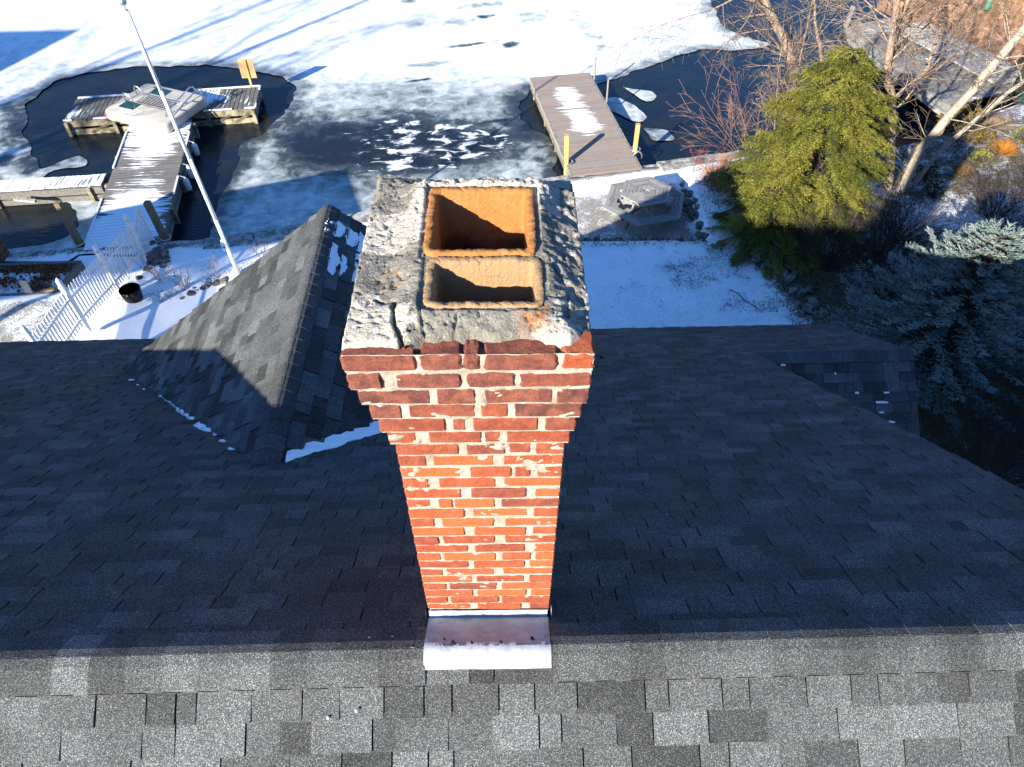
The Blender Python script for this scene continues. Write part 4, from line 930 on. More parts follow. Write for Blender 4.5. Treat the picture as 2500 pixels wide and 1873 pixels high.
for (x, y, zt, x2, lab) in [(3.21, 23.73, 1.24, 3.19, 'thin grey pole at the far end of the brown dock'), (3.45, 22.13, 1.24, 3.43, 'thin grey pole midway along the brown dock')]:
    b = MB(); b.tube([(x+.04, y, -.5), (x2+.04, y, zt)], .03, 8); o = b.build('dock_pole', OLDWOOD); tag(o, lab, 'pole', 'poles on the brown dock')

# hexagonal picnic table
pt = empty('picnic_table', (3.72, 15.85, .5), 'weathered grey hexagonal picnic table with attached bench ring', 'picnic table')
CT = Vector((3.73, 15.86, 0)); rot = D2R(14)
def hx(R, k, z): a = rot+k*math.pi/3; return CT+Vector((R*math.cos(a), R*math.sin(a), z))
def hexring(R0, R1, nb, z, name, par, th=.035):
    st = (R1-R0)/nb
    for k in range(6):
        for j in range(nb):
            ra, rb = R0+j*st+.006, R0+(j+1)*st-.006
            b = MB(); p = [hx(ra, k, z), hx(rb, k, z), hx(rb, k+1, z), hx(ra, k+1, z)]
            if ra < .02: p[0] = hx(.012, k, z); p[3] = hx(.012, k+1, z)
            cxx = sum(p, Vector())/4; p = [cxx+(q-cxx)*.988 for q in p]
            b.prism(p, (0, 0, th), random.uniform(.75, 1.25)); b.build(name, GREYWOOD, par)
hexring(.06, .70, 6, 1.235, 'table_board', pt); hexring(.80, 1.13, 3, .93, 'bench_board', pt)
for k in range(6):
    a, c = hx(.62, k+.5, .5), hx(.35, k+.5, 1.22); b = MB(); b.bar(hx(.72, k+.5, .42), hx(.38, k+.5, 1.22), .05, .1); b.build('leg', GREYWOOD, pt)
    b = MB(); b.bar(hx(.1, k+.5, .86), hx(.95, k+.5, .86), .04, .11); b.build('bench_arm', GREYWOOD, pt)
    b = MB(); b.bar(hx(.08, k+.5, 1.19), hx(.58, k+.5, 1.19), .04, .08); b.build('table_arm', GREYWOOD, pt)
b = MB(); b.bar(CT+Vector((0, 0, .84)), CT+Vector((0, 0, 1.2)), .1, .1); b.build('hub', GREYWOOD, pt)

# ------------------------------------------------------------------ stones
def stone_mesh(sx, sy, sz, seed, n=1):
    bm = bmesh.new(); bmesh.ops.create_icosphere(bm, subdivisions=n, radius=.5)
    for v in bm.verts:
        k = 1+.34*mn.noise(v.co*2.3+Vector((seed*3.1, seed, -seed)))+random.uniform(-.07, .07)
        q = v.co*k; q = Vector([math.copysign(abs(c)**.8*.87, c) for c in q]); v.co = Vector((q.x*sx, q.y*sy, q.z*sz))
    me = bpy.data.meshes.new('stone'); bm.to_mesh(me); bm.free()
    a = me.attributes.new('tint', 'FLOAT', 'FACE'); a.data.foreach_set('value', np.full(len(me.polygons), random.uniform(.6, 1.35), np.float32)); return me
STM = [stone_mesh(random.uniform(.8, 1.2), random.uniform(.6, 1), random.uniform(.4, .65), i*1.7, 2) for i in range(14)]
for m_ in STM: m_.materials.append(STONE)
def stones(name, path, n, size, label, z0, zs, spread, cat='stone wall', mat=None):
    P = [Vector((*p, 0)) for p in path]; C = sum(P, Vector())/len(P); e = empty(name, (C.x, C.y, z0), label, cat)
    L = [0]
    for a, c in zip(P[:-1], P[1:]): L.append(L[-1]+(c-a).length)
    for i in range(n):
        s = random.random()*L[-1]; k = max(j for j in range(len(L)-1) if L[j] <= s); t = (s-L[k])/(L[k+1]-L[k]); q = P[k].lerp(P[k+1], t)
        o = bpy.data.objects.new('stone', random.choice(STM)); COL.objects.link(o); sc = size*random.uniform(.55, 1.3)
        o.scale = (sc, sc, sc); o.rotation_euler = (random.uniform(-.3, .3), random.uniform(-.3, .3), random.uniform(0, 6.3))
        off = Vector((random.uniform(-1, 1)*spread, random.uniform(-1, 1)*spread, 0)); o.location = q+off+Vector((0, 0, z0+random.random()*zs)); adopt(o, e)
    return e
stones('stone_wall', [(1.2, 14.35), (2.3, 14.3), (3.3, 14.33), (4.3, 14.28), (5.0, 14.05), (5.7, 13.8)], 190, .22, 'dry stone retaining wall between the lawn and the picnic table', .55, .3, .17)
stones('stone_wall', [(5.05, 16.6), (5.15, 15.6), (5.2, 14.7), (5.6, 14.2)], 95, .23, 'dry stone bank wall running beside the picnic table toward the lake', .55, .25, .2)
stones('stone_edging', [(-8.5, 12.0), (-8.2, 12.3), (-7.74, 12.36), (-7.18, 12.6), (-6.7, 12.98), (-6.2, 13.2), (-5.64, 13.7), (-5.2, 14.2)], 110, .2, 'line of small stones edging the snow by the flagpole', .82, .06, .09, 'stone edging')
stones('stone_heap', [(-8.45, 13.0), (-8.35, 13.5), (-8.3, 14.0), (-8.5, 14.5)], 70, .24, 'heap of dark stones beside the picket fence', .7, .2, .22, 'stones')
stones('rock_bank', [(6.7, 11.2), (6.75, 11.9), (6.6, 12.8), (6.1, 13.6)], 26, .24, 'dark rocks bordering the lawn below the shrubs', .95, .15, .3, 'rocks')
BM = [stone_mesh(1.2, .8, .6, 30+i, 2) for i in range(4)]
for i, (x, y, s, lab) in enumerate([(5.42, 17.62, .42, 'largest pale boulder at the shore end of the stone bank'), (5.18, 17.4, .34, 'flat pale boulder left of the largest one'), (5.45, 17.3, .3, 'small pale boulder in front of the largest one'), (5.05, 17.15, .26, 'small brown boulder nearest the picnic table')]):
    o = link('boulder', BM[i], BOULD); o.location = (x, y, .62); o.scale = (s, s, s); o.rotation_euler = (.2, .1, i*1.3); tag(o, lab, 'boulder', 'shore boulders')

# ------------------------------------------------------------------ picket fence, lattice
fe = empty('picket_fence', (-8.95, 12.7, .8), 'white picket fence with finial posts leading down to the dock', 'fence')
FX = lambda y: float(np.interp(y, [9.4, 11.18, 12.03, 12.88, 13.79, 14.2], [-8.78, -8.76, -8.71, -8.70, -8.70, -8.66]))
def fpnt(y, z): return Vector((FX(y), y, z))
y = 9.7
zb = lambda y: float(np.interp(y, [9.4, 11.18, 12.03, 12.88, 13.79, 14.2], [1.5, 1.38, 1.22, 1.05, .9, .8]))
while y < 14.15:
    d = (fpnt(y+.05, 0)-fpnt(y-.05, 0)).normalized(); nrm = Vector((-d.y, d.x, 0)); c = fpnt(y, 0); b = MB(); h = zb(y)+1.0+random.uniform(-.012, .012); w2 = .027; z0 = zb(y)+.06
    b.prism([c-d*w2+Vector((0, 0, z0)), c+d*w2+Vector((0, 0, z0)), c+d*w2+Vector((0, 0, h-.03)), c+Vector((0, 0, h)), c-d*w2+Vector((0, 0, h-.03))], nrm*.006, random.uniform(.9, 1.05)); b.build('picket', WHITE, fe); y += .1
for zo in (.25, .78):
    for y0, y1 in ((9.62, 11.05), (11.05, 12.5), (12.5, 14.1)):
        b = MB(); b.bar(fpnt(y0, zb(y0)+zo)+Vector((.03, 0, 0)), fpnt(y1, zb(y1)+zo)+Vector((.03, 0, 0)), .025, .05); b.build('rail', WHITE, fe)
for yp in (9.62, 11.05, 12.5, 14.0):
    p = fpnt(yp, zb(yp))+Vector((.05, 0, 0)); b = MB(); b.box(p+Vector((0, 0, .5)), (.08, .08, 1.2)); o = b.build('post', WHITE, fe)
    b = MB(); b.tube([p+Vector((0, 0, z)) for z in (1.1, 1.13, 1.14, 1.18, 1.24, 1.3, 1.35)], [.07, .07, .035, .05, .055, .035, .005], 8); b.build('finial', WHITE, o, True)
lt = empty('lattice_panel', (-8.86, 14.7, .6), 'white lattice panel with sloping top beside the dock root', 'lattice panel')
LP0, LP1 = Vector((-8.96, 14.35, 0)), Vector((-8.78, 14.92, 0)); dl = (LP1-LP0).normalized(); WL = (LP1-LP0).length
for (p, h) in ((LP0, 1.2), (LP1, 1.72)):
    b = MB(); b.bar(p+Vector((0, 0, .5)), p+Vector((0, 0, h)), .05, .05); b.build('stile', WHITE, lt)
b = MB(); b.bar(LP0+Vector((0, 0, 1.2)), LP1+Vector((0, 0, 1.72)), .05, .05); b.build('top_rail', WHITE, lt)
b = MB(); b.bar(LP0+Vector((0, 0, .62)), LP1+Vector((0, 0, .62)), .05, .05); b.build('bottom_rail', WHITE, lt)
for k in np.linspace(.07, .93, 9):
    p = LP0.lerp(LP1, k); b = MB(); b.bar(p+Vector((0, 0, .6)), p+Vector((0, 0, 1.2+.52*k)), .02, .012); b.build('slat', WHITE, lt)
for z in np.arange(.7, 1.7, .068):
    k0 = max(0, (z-1.2)/.52); b = MB(); b.bar(LP0.lerp(LP1, k0)+Vector((0, 0, z)), LP1+Vector((0, 0, z)), .012, .024); b.build('slat', WHITE, lt)

# ------------------------------------------------------------------ lower left corner of the yard
bx = empty('raised_bed', (-11.3, 13.4, .5), 'timber-edged raised bed filled with snow and dead leaves', 'raised bed')
BC = [Vector((-12.9, 14.02, .55)), Vector((-10.28, 14.08, .55)), Vector((-10.46, 12.95, .55)), Vector((-12.9, 12.85, .55))]
for i in range(4):
    b = MB(); b.bar(BC[i]+Vector((0, 0, .1)), BC[(i+1) % 4]+Vector((0, 0, .1)), .08, .24, .55); b.build('timber_edge', OLDWOOD, bx)
b = MB(); nx, ny = 40, 20; P = []
for j in range(ny):
    for i in range(nx):
        p = BC[0].lerp(BC[1], i/(nx-1)).lerp(BC[3].lerp(BC[2], i/(nx-1)), j/(ny-1)); P.append((p.x, p.y, .70+.04*mn.noise(p*3)))
sm = npmesh('soil', P, grid_faces(nx, ny)); vattr(sm, 'snow', [.66+.2*mn.noise(Vector(p)*1.7)-.25*(1 if p[1] > 13.75 else 0) for p in P]); vattr(sm, 'gravel', [0]*len(P)); link('soil', sm, GROUND, bx, True)
DEADLEAF = m_leaf('dead_leaves', (.05, .022, .01), (.12, .05, .02), (.2, .1, .04))
b = MB()
for _ in range(900):
    cx_, cy_ = random.choice([(-11.9, 13.85), (-11.2, 13.9), (-10.6, 13.85), (-11.8, 13.4), (-11.0, 13.2), (-10.9, 13.5), (-12.4, 13.1)]); x = random.gauss(cx_, .22); y = random.gauss(cy_, .09)
    if not(-12.8 < x < -10.45 and 12.95 < y < 14.0): continue
    R = Matrix.Rotation(random.uniform(0, 6.3), 3, 'Z') @ Matrix.Rotation(random.uniform(-.9, .9), 3, 'X'); s_ = random.uniform(.02, .045)
    b.add([Vector((x, y, random.uniform(.72, .78)))+R @ Vector(q)*s_ for q in ((-1, -.6, 0), (1, -.5, .3), (1, .6, 0), (-1, .5, .3))], [(0, 1, 2, 3)], random.random())
tag(b.build('leaf_litter', DEADLEAF), 'brown dead leaves scattered over the raised bed', kind='stuff')
b = MB(); b.bar((-12.6, 12.72, .62), (-10.4, 12.85, .62), .12, .14); tag(b.build('timber_beam', OLDWOOD), 'long weathered timber lying below the raised bed', 'timber')
b = MB(); b.bar((-11.05, 12.95, .6), (-11.0, 12.93, 1.15), .16, .04, 1.6, up=Vector((0, 1, 0))); tag(b.build('upright_board', OLDWOOD), 'short pale board standing upright below the raised bed', 'board')
b = MB(); b.bar((-10.85, 12.95, .68), (-10.5, 13.08, .74), .13, .12); tag(b.build('timber_block', YELLOW), 'short cut timber block beside the upright board', 'timber')
ck = empty('wooden_crate', (-12.75, 14.5, .5), 'brown slatted wooden crate at the left edge of the yard', 'crate')
for (x, w_) in ((-13.1, .05), (-12.42, .05)):
    for zc_ in (.62, .82, 1.02):
        b = MB(); b.box((x, 14.45, zc_), (w_, .62, .16)); b.build('slat', BROWNWOOD, ck)
for yv in (14.16, 14.74):
    for zc_ in (.62, .82, 1.02):
        b = MB(); b.box((-12.76, yv, zc_), (.7, .05, .16), None, random.uniform(.8, 1.2)); b.build('slat', BROWNWOOD, ck)
b = MB(); b.tube([(-12.1, 13.0, .9), (-11.35, 12.5, .75)], .03, 7); tag(b.build('dark_pole', BLACK), 'dark pole leaning across the timber at the left', 'pole')
b = MB(); b.tube([(-9.0, 14.55, .55), (-9.6, 14.55, .56), (-10.2, 14.62, .56), (-10.6, 14.6, .55), (-10.75, 14.3, .58), (-10.9, 14.12, .72), (-11.8, 14.15, .72), (-12.9, 14.2, .72)], .032, 8)
tag(b.build('hose', BLACK, None, True), 'black hose running along the raised bed to the dock root', 'hose')
pot = empty('planter', (-8.3, 12.35, .92), 'black barrel planter against the picket fence', 'planter')
b = MB(); c = Vector((-8.3, 12.35, .92)); b.tube([c+Vector((0, 0, z)) for z in (0, .2, .4, .4, .36)], [.17, .2, .23, .205, .2], 20, cap=False); b.build('barrel', BLACK, pot, True)
b = MB(); b.tube([c+Vector((0, 0, .0)), c+Vector((0, 0, .34)), c+Vector((0, 0, .36))], [.16, .2, .05], 16, .5); b.build('soil', WETWOOD, pot)
b = flat_snow([c+Vector((.14*math.cos(a), .14*math.sin(a)-.02, .345)) for a in np.arange(0, 6.2, .8)], (0, 0, 1), .02, 3, .05); b.build('snow_cap', SNOW, pot)

# ------------------------------------------------------------------ boathouse at upper right
bh = empty('boathouse', (16.5, 25, .8), 'cedar-shingled boathouse wall and wooden deck behind the birches', 'boathouse')
W0, W1 = Vector((14.15, 27.9, 1)), Vector((16.75, 21.5, 1)); dw = (W1-W0).normalized(); nw = Vector((dw.y, -dw.x, 0))
if nw.x > 0: nw = -nw
LWALL = (W1-W0).length
b = MB(); b.prism([W0, W1, W1-nw*5, W0-nw*5], (0, 0, 3.6)); b.build('wall', CEDAR, bh)
b = MB()
for sgn in (1,): b.prism([W0+nw*.5-dw*.4+Vector((0, 0, 3.6)), W1+nw*.5+dw*.4+Vector((0, 0, 3.6)), W1-nw*2.5+dw*.4+Vector((0, 0, 5.2)), W0-nw*2.5-dw*.4+Vector((0, 0, 5.2))], (0, 0, .1)); b.prism([W0-nw*2.5-dw*.4+Vector((0, 0, 5.2)), W1-nw*2.5+dw*.4+Vector((0, 0, 5.2)), W1-nw*5.5+dw*.4+Vector((0, 0, 3.6)), W0-nw*5.5-dw*.4+Vector((0, 0, 3.6))], (0, 0, .1))
b.build('roof', FELT, bh)
ns = 0; z = 1.42
rest = MB()
while z < 4.5:
    x = -.05*random.random()
    while x < LWALL:
        wd = random.uniform(.12, .24); p = W0+dw*x; q = W0+dw*min(x+wd-.006, LWALL)
        t0, t1 = .03, .006; o0 = nw*t0; o1 = nw*t1; zb, zt = z+random.uniform(-.006, .006), z+.2
        pts = [Vector((p.x, p.y, zb)), Vector((q.x, q.y, zb)), Vector((q.x, q.y, zb))+o0, Vector((p.x, p.y, zb))+o0, Vector((p.x, p.y, zt)), Vector((q.x, q.y, zt)), Vector((q.x, q.y, zt))+o1, Vector((p.x, p.y, zt))+o1]
        tn = random.choice((.55, .75, .9, 1.05, 1.25, 1.6))
        if ns < 290 and view_size((pts[0]+pts[6])/2) > 0: bb = MB(); bb.hexa(pts, tn); bb.build('wall_shingle', CEDAR, bh); ns += 1
        else: rest.hexa(pts, tn)
        x += wd
    z += .185
tag(rest.build('wall_shingle_courses', CEDAR, bh), 'remaining cedar shingles of the boathouse wall', kind='stuff')
D0, D1 = Vector((12.5, 26.35, 1)), Vector((13.75, 20.4, 1)); ddk = (D1-D0).normalized()
DECK5 = m_deck('snowy_boathouse_deck', (.17, .165, .155), (.3, .29, .275), .62, (.6, 9, 9), ang=.21, ns=1.6)
npk = int((D1-D0).length/.15)
for i in range(npk):
    a = D0+ddk*(i*.15+.01); c = a+ddk*.132; s = (a-W0).dot(dw); base = W0+dw*s; ln = (base-a).length-.02
    dirn = (base-a).normalized(); b = MB()
    b.prism([a, c, c+dirn*ln, a+dirn*ln], (0, 0, -.035), random.uniform(.85, 1.15)); o = b.build('deck_plank', DECK5, bh); vattr(o.data, 'snow', [.36+.2*math.sin(i*.35)]*len(b.v))
b = MB(); b.bar(D0+Vector((0, 0, -.12)), D1+Vector((0, 0, -.12)), .06, .2); b.build('deck_beam', GREYWOOD, bh)
b = MB(); b.bar(D0+Vector((.02, 0, -.36)), D1+Vector((.02, 0, -.36)), .08, .16, 1.3); b.build('deck_beam', GREYWOOD, bh)
b = MB(); b.bar(D0+Vector((0, 0, -.12)), W0+Vector((0, 0, -.12)), .06, .2); b.build('deck_beam', GREYWOOD, bh)
for q in (.02, .33, .66, .98):
    p = D0.lerp(D1, q)+Vector((.06, 0, 0)); b = MB(); b.box(p+Vector((0, 0, -.9)), (.14, .14, 1.5)); b.build('deck_pile', WETWOOD, bh)
b = MB(); p = D0+Vector((-.05, .0, 0)); b.bar(p+Vector((0, 0, -.6)), p+Vector((.06, 0, .7)), .12, .12); b.build('deck_post', GREYWOOD, bh)
for k, (off, zt) in enumerate(((.18, 1.36), (.42, 1.36), (.66, 1.2), (.90, 1.2), (1.14, 1.2))):    # pale steps at the wall foot
    b = MB(); p, q = W0+dw*2.2+nw*off, W0+dw*6.6+nw*off; b.bar(Vector((p.x, p.y, zt)), Vector((q.x, q.y, zt)), .22, .05, 1.7); o = b.build('step_board', DECK5, bh); vattr(o.data, 'snow', [.42 if off > .6 else .25]*8)
b = MB(); p, q = W0+dw*2.2+nw*.55, W0+dw*6.6+nw*.55; b.bar(Vector((p.x, p.y, 1.26)), Vector((q.x, q.y, 1.26)), .03, .14, 1.2); b.build('riser', GREYWOOD, bh)
pf = empty('boat_landing', (15.3, 19.7, .8), 'low grey wooden landing at the right edge below the boathouse', 'landing')
for i in range(16):
    a = Vector((14.25, 19.75, .98))+Vector((.62, -.78, 0))*(i*.145); b = MB(); u_ = Vector((.62, -.78, 0))*.128; v_ = Vector((.9, .45, 0))*2.4
    b.prism([a, a+u_, a+u_+v_, a+v_], (0, 0, -.035), random.uniform(.9, 1.2)); o = b.build('deck_plank', DECK5, pf); vattr(o.data, 'snow', [.46-.05*(i % 5)]*len(b.v))
b = MB(); b.bar(Vector((14.22, 19.75, .86)), Vector((15.66, 17.95, .86)), .05, .2); b.build('deck_beam', GREYWOOD, pf)
gb = empty('storage_box', (16.4, 20.9, 1), 'dark green storage box at the corner of the boathouse', 'storage box')
Rb = Matrix.Rotation(-.37, 3, 'Z'); b = MB(); b.box((16.35, 20.95, 1.35), (.8, 1.2, .7), Rb); b.build('bin', GREEN, gb); b = MB(); b.box((16.35, 20.95, 1.73), (.86, 1.26, .06), Rb, 1.4); b.build('lid', GREEN, gb)
lp = W0+dw*4.3+nw*.10; ln_ = empty('wall_lantern', (lp.x, lp.y, 2.5), 'small green lantern mounted on the cedar wall', 'lantern')
LGREEN = simple('green_lantern', (.05, .25, .17), .35, amt=.1, bump=0)
b = MB(); b.tube([(lp.x, lp.y, zz_) for zz_ in (2.45, 2.5, 2.72, 2.8, 2.86)], [.07, .09, .09, .06, .01], 10); b.build('shade', LGREEN, ln_, True); b = MB(); b.box((lp.x-nw.x*.04, lp.y-nw.y*.04, 2.65), (.08, .08, .08)); b.build('bracket', BLACK, ln_)
b = MB()
for k in range(2): b.tube([(13.5+.35*math.cos(a)+k*.25, 26.9, 1.5+.6*math.sin(a)) for a in np.linspace(-.4, 2.6, 14)], .018, 6)
tag(b.build('white_hoops', METAL, None, True), 'two thin white hoops rising from the boathouse deck', 'hoops')

# ------------------------------------------------------------------ woody plants
def rv(s): return Vector((random.uniform(-s, s), random.uniform(-s, s), random.uniform(-s, s)))
def grow(bt, bc, p, d, L, r, lvl, P, first=True):
    """one branch with tapering curved segments and side branches"""
    seg = max(2, P['segs']-lvl); pts = [p.copy()]; rr = [r]; dd = d.normalized(); q = p.copy()
    for i in range(seg):
        dd = (dd+rv(P['wob'])+Vector((0, 0, P['up'] if lvl < 2 else P.get('up2', P['up'])))).normalized(); q = q+dd*(L/seg); pts.append(q.copy()); rr.append(max(P['rmin'], r*(1-.75*(i+1)/seg)))
    tgt = bt if lvl <= P.get('tl', 0) else bc
    tgt.tube(pts, rr, 7 if lvl == 0 else 5 if lvl == 1 else 3, 1., cap=lvl < 2)
    if lvl >= P['max']: return
    n = P['n'][min(lvl, len(P['n'])-1)]
    for k in range(n):
        t = P.get('t0', .25)+(1-P.get('t0', .25))*(k+random.random())/n; j = min(int(t*seg), seg-1); c = pts[j].lerp(pts[j+1], t*seg-j); ax = (pts[j+1]-pts[j]).normalized()
        side = ax.cross(rv(1)); side = side.normalized() if side.length > 1e-4 else Vector((1, 0, 0))
        an = random.uniform(*P['ang']); nd = ax*math.cos(an)+side*math.sin(an)
        grow(bt, bc, c, nd, L*random.uniform(*P['lr'])*(1.15-.5*t), max(P['rmin'], rr[j]*P['rr']), lvl+1, P)
BIRCH = m_bark('river_birch_bark', (.045, .03, .02), (.3, .21, .15), (.52, .42, .34))
TWIG = simple('grey_brown_twigs', (.115, .088, .066), .85, bump=0, amt=.3)
TWIGP = simple('pale_twigs', (.18, .135, .1), .85, bump=0, amt=.3)
REDTW = simple('red_dogwood_twigs', (.25, .14, .105), .75, bump=0, amt=.35)
RUST = simple('rusty_fine_twigs', (.34, .16, .085), .85, bump=0, amt=.35)
DARKTW = simple('dark_shrub_twigs', (.045, .034, .026), .9, bump=0, amt=.35)
def tree(name, label, stems, P, mat, tmat, group=None):
    base = stems[0][0][0]; e = empty(name, base, label, 'tree', group); bt, bc = MB(), MB()
    for path, r0, r1, kids in stems:
        pts = [Vector(p) for p in path]; fine = []
        for a, c in zip(pts[:-1], pts[1:]):
            for k in range(4): fine.append(a.lerp(c, k/4)+rv(.018))
        fine.append(pts[-1]); N = len(fine); rr = [(r0+(r1-r0)*i/(N-1))*random.uniform(.92, 1.1) for i in range(N)]
        bt.tube(fine, rr, 10)
        for k in range(kids):
            t = random.uniform(.22, 1); j = min(int(t*(N-1)), N-2); c = fine[j]; ax = (fine[j+1]-fine[j]).normalized(); s = ax.cross(rv(1)).normalized(); an = random.uniform(.6, 1.3)
            grow(bt, bc, c, ax*math.cos(an)+s*math.sin(an), random.uniform(*P['L']), min(rr[j]*.45, random.uniform(*P['r'])), 1, P)
        grow(bt, bc, fine[-1], (fine[-1]-fine[-3]).normalized(), P['L'][1]*1.2, r1, 1, P)
    bt.build('trunk', mat, e, True); bc.build('crown', tmat, e); return e
PB = dict(segs=6, wob=.16, up=.02, up2=-.05, rmin=.0042, n=[6, 6, 5, 3], ang=(.4, 1.0), lr=(.42, .7), rr=.5, max=3, L=(.9, 2.1), r=(.012, .035), t0=.2, tl=1)
tree('birch_tree', 'leaning birch with peeling bark rising behind the hemlock at the water', [([(8.65, 18.8, .5), (8.5, 18.8, 1.64), (7.95, 18.8, 2.88), (7.45, 18.8, 3.72), (6.88, 18.8, 4.43), (6.35, 18.9, 5.2), (5.9, 19, 6.3)], .14, .085, 22), ([(6.88, 18.8, 4.43), (6.43, 18.75, 4.75), (5.9, 18.7, 4.85), (5.3, 18.6, 4.6)], .05, .015, 9)], PB, BIRCH, TWIG)
tree('birch_tree', 'forked birch with shaggy bark standing right of the hemlock', [([(10.22, 16, .75), (9.75, 16, 2.2), (9.27, 16, 3.55), (8.95, 16.0, 4.0), (8.79, 16, 4.5), (8.63, 16, 5.29), (8.3, 16.1, 6.4)], .10, .065, 20), ([(9.27, 16, 3.5), (9.55, 16.1, 3.75), (9.9, 16.2, 4.0), (9.9, 16.3, 4.8), (9.7, 16.4, 5.8)], .055, .03, 12), ([(8.95, 16, 4.0), (9.05, 16.3, 4.6), (9.0, 16.5, 5.4), (9.1, 16.6, 6.3)], .06, .035, 10)], PB, BIRCH, TWIGP)
tree('birch_tree', 'straight pale birch trunk slanting up to the right edge', [([(10.3, 15.77, .75), (10.33, 15.77, 2.42), (10.89, 15.77, 3.84), (11.39, 15.77, 5.16), (11.9, 15.8, 6.8)], .115, .085, 16), ([(10.55, 15.9, .8), (10.9, 15.95, 2.1), (11.75, 16.0, 3.35), (12.5, 16.0, 4.4), (13.0, 16.1, 5.6)], .06, .045, 12)], PB, m_bark('smooth_birch_bark', (.13, .1, .07), (.36, .3, .23), (.52, .46, .38)), TWIG)
PS = dict(PB, L=(.7, 1.5), r=(.008, .016), n=[5, 5, 4, 2])
tree('sapling', 'slender pale sapling in front of the leaning birch', [([(7.7, 18.2, .6), (7.74, 18.2, 2.26), (7.76, 18.2, 3.25), (7.68, 18.2, 4.09), (7.59, 18.2, 5.2)], .038, .018, 12), ([(7.72, 18.2, .9), (7.4, 18.25, 2.4), (7.2, 18.3, 3.8)], .028, .012, 8)], PS, TWIGP, TWIGP)
tree('sapling', 'slender sapling right of the leaning birch with pale patched stem', [([(8.8, 18.2, .6), (8.61, 18.2, 2.61), (8.17, 18.2, 3.75), (7.83, 18.2, 4.44), (7.55, 18.2, 5.2)], .055, .028, 14)], PS, BIRCH, TWIG)
PO = dict(segs=8, wob=.14, up=.05, rmin=.02, n=[7, 6, 4], ang=(.4, .9), lr=(.45, .7), rr=.5, max=3, L=(3, 5.5), r=(.05, .11), t0=.25, tl=1)
tree('bare_tree', 'tall bare tree beyond the left edge', [([(-27, 5.5, .5), (-26.9, 5.5, 5), (-27.1, 5.6, 10), (-26.6, 5.5, 15), (-26.7, 5.5, 18)], .2, .08, 14)], PO, TWIG, TWIG, 'trees left of the yard')
tree('bare_tree', 'taller bare tree farther behind beyond the left edge', [([(-37, -2, .5), (-36.9, -2, 6), (-37.3, -2, 12), (-36.8, -2.1, 18), (-36.9, -2, 22)], .24, .09, 16)], PO, TWIG, TWIG, 'trees left of the yard')

def shrub(name, label, c, n, h, spread, r, mat, cat='shrub', up=.03, kids=(4, 3), group=None, lvl=2, wob=.13):
    e = empty(name, c, label, cat, group); b = MB(); P = dict(segs=5, wob=wob, up=up, rmin=max(.0028, r*.3), n=list(kids), ang=(.25, .8), lr=(.35, .7), rr=.6, max=lvl, t0=.25, tl=9)
    for i in range(n):
        a = random.uniform(0, 6.283); s = random.random()**.6; d = Vector((math.cos(a)*s*spread, math.sin(a)*s*spread, 1)); p = Vector(c)+Vector((math.cos(a)*s*.12*spread, math.sin(a)*s*.12*spread, -.05))
        grow(b, b, p, d, h*random.uniform(.6, 1.1), r, 0, P)
    b.build('stems', mat, e); return e
shrub('dogwood', 'tall loose shrub with reddish twigs arching over the water', (7.3, 18.2, .55), 26, 2.5, 1.7, .008, REDTW, up=-.02, kids=(5, 4), lvl=2)
shrub('dogwood', 'low spray of bright red stems on the sea wall by the brown dock', (5.75, 18.25, .5), 16, .6, 1.2, .007, simple('bright_red_stems', (.22, .05, .045), .7, bump=0, amt=.2), kids=(2,), lvl=1)
shrub('rusty_shrub', 'dense rust-coloured shrub beside the boulders', (5.85, 16.6, .75), 90, .62, 1.2, .006, RUST, kids=(4, 3))
shrub('rusty_shrub', 'second rust-coloured shrub tucked against the hemlock', (6.35, 17.15, .75), 50, .55, 1.2, .006, RUST, kids=(4, 3))
for (x, y, h, sp, n, lab) in [(11.9, 14.2, 1.1, 1.5, 80, 'wide dark bare shrub on the snowy bank right of the birches'), (8.7, 12.9, 1.2, 1.2, 75, 'dark bare shrub below the hemlock, right side'), (7.5, 12.9, 1.3, 1.1, 80, 'dark tangled bare shrub below the hemlock, left side'), (9.3, 13.7, 1.0, 1.3, 60, 'dark bare shrub behind the hemlock trunk on the bank'), (8.2, 11.6, .9, 1.3, 60, 'dark bare shrub between the hemlock and the blue spruce')]:
    shrub('bare_shrub', lab, (x, y, float(height(x, y))), n, h, sp, .0065, DARKTW, group='bare shrubs on the bank', kids=(5, 3))
for (x, y, lab) in [(10.4, 9.0, 'brown bare thicket right of the blue spruce'), (9.3, 7.4, 'brown bare thicket below the blue spruce'), (8.1, 6.6, 'brown bare thicket closest to the right roof edge'), (11.2, 11.2, 'brown bare thicket behind the blue spruce'), (10.9, 7.2, 'brown bare thicket at the far right below the spruce')]:
    shrub('thicket', lab, (x, y, float(height(x, y))), 70, 1.7, 1.0, .008, DARKTW, group='thickets by the spruce', kids=(5, 3))

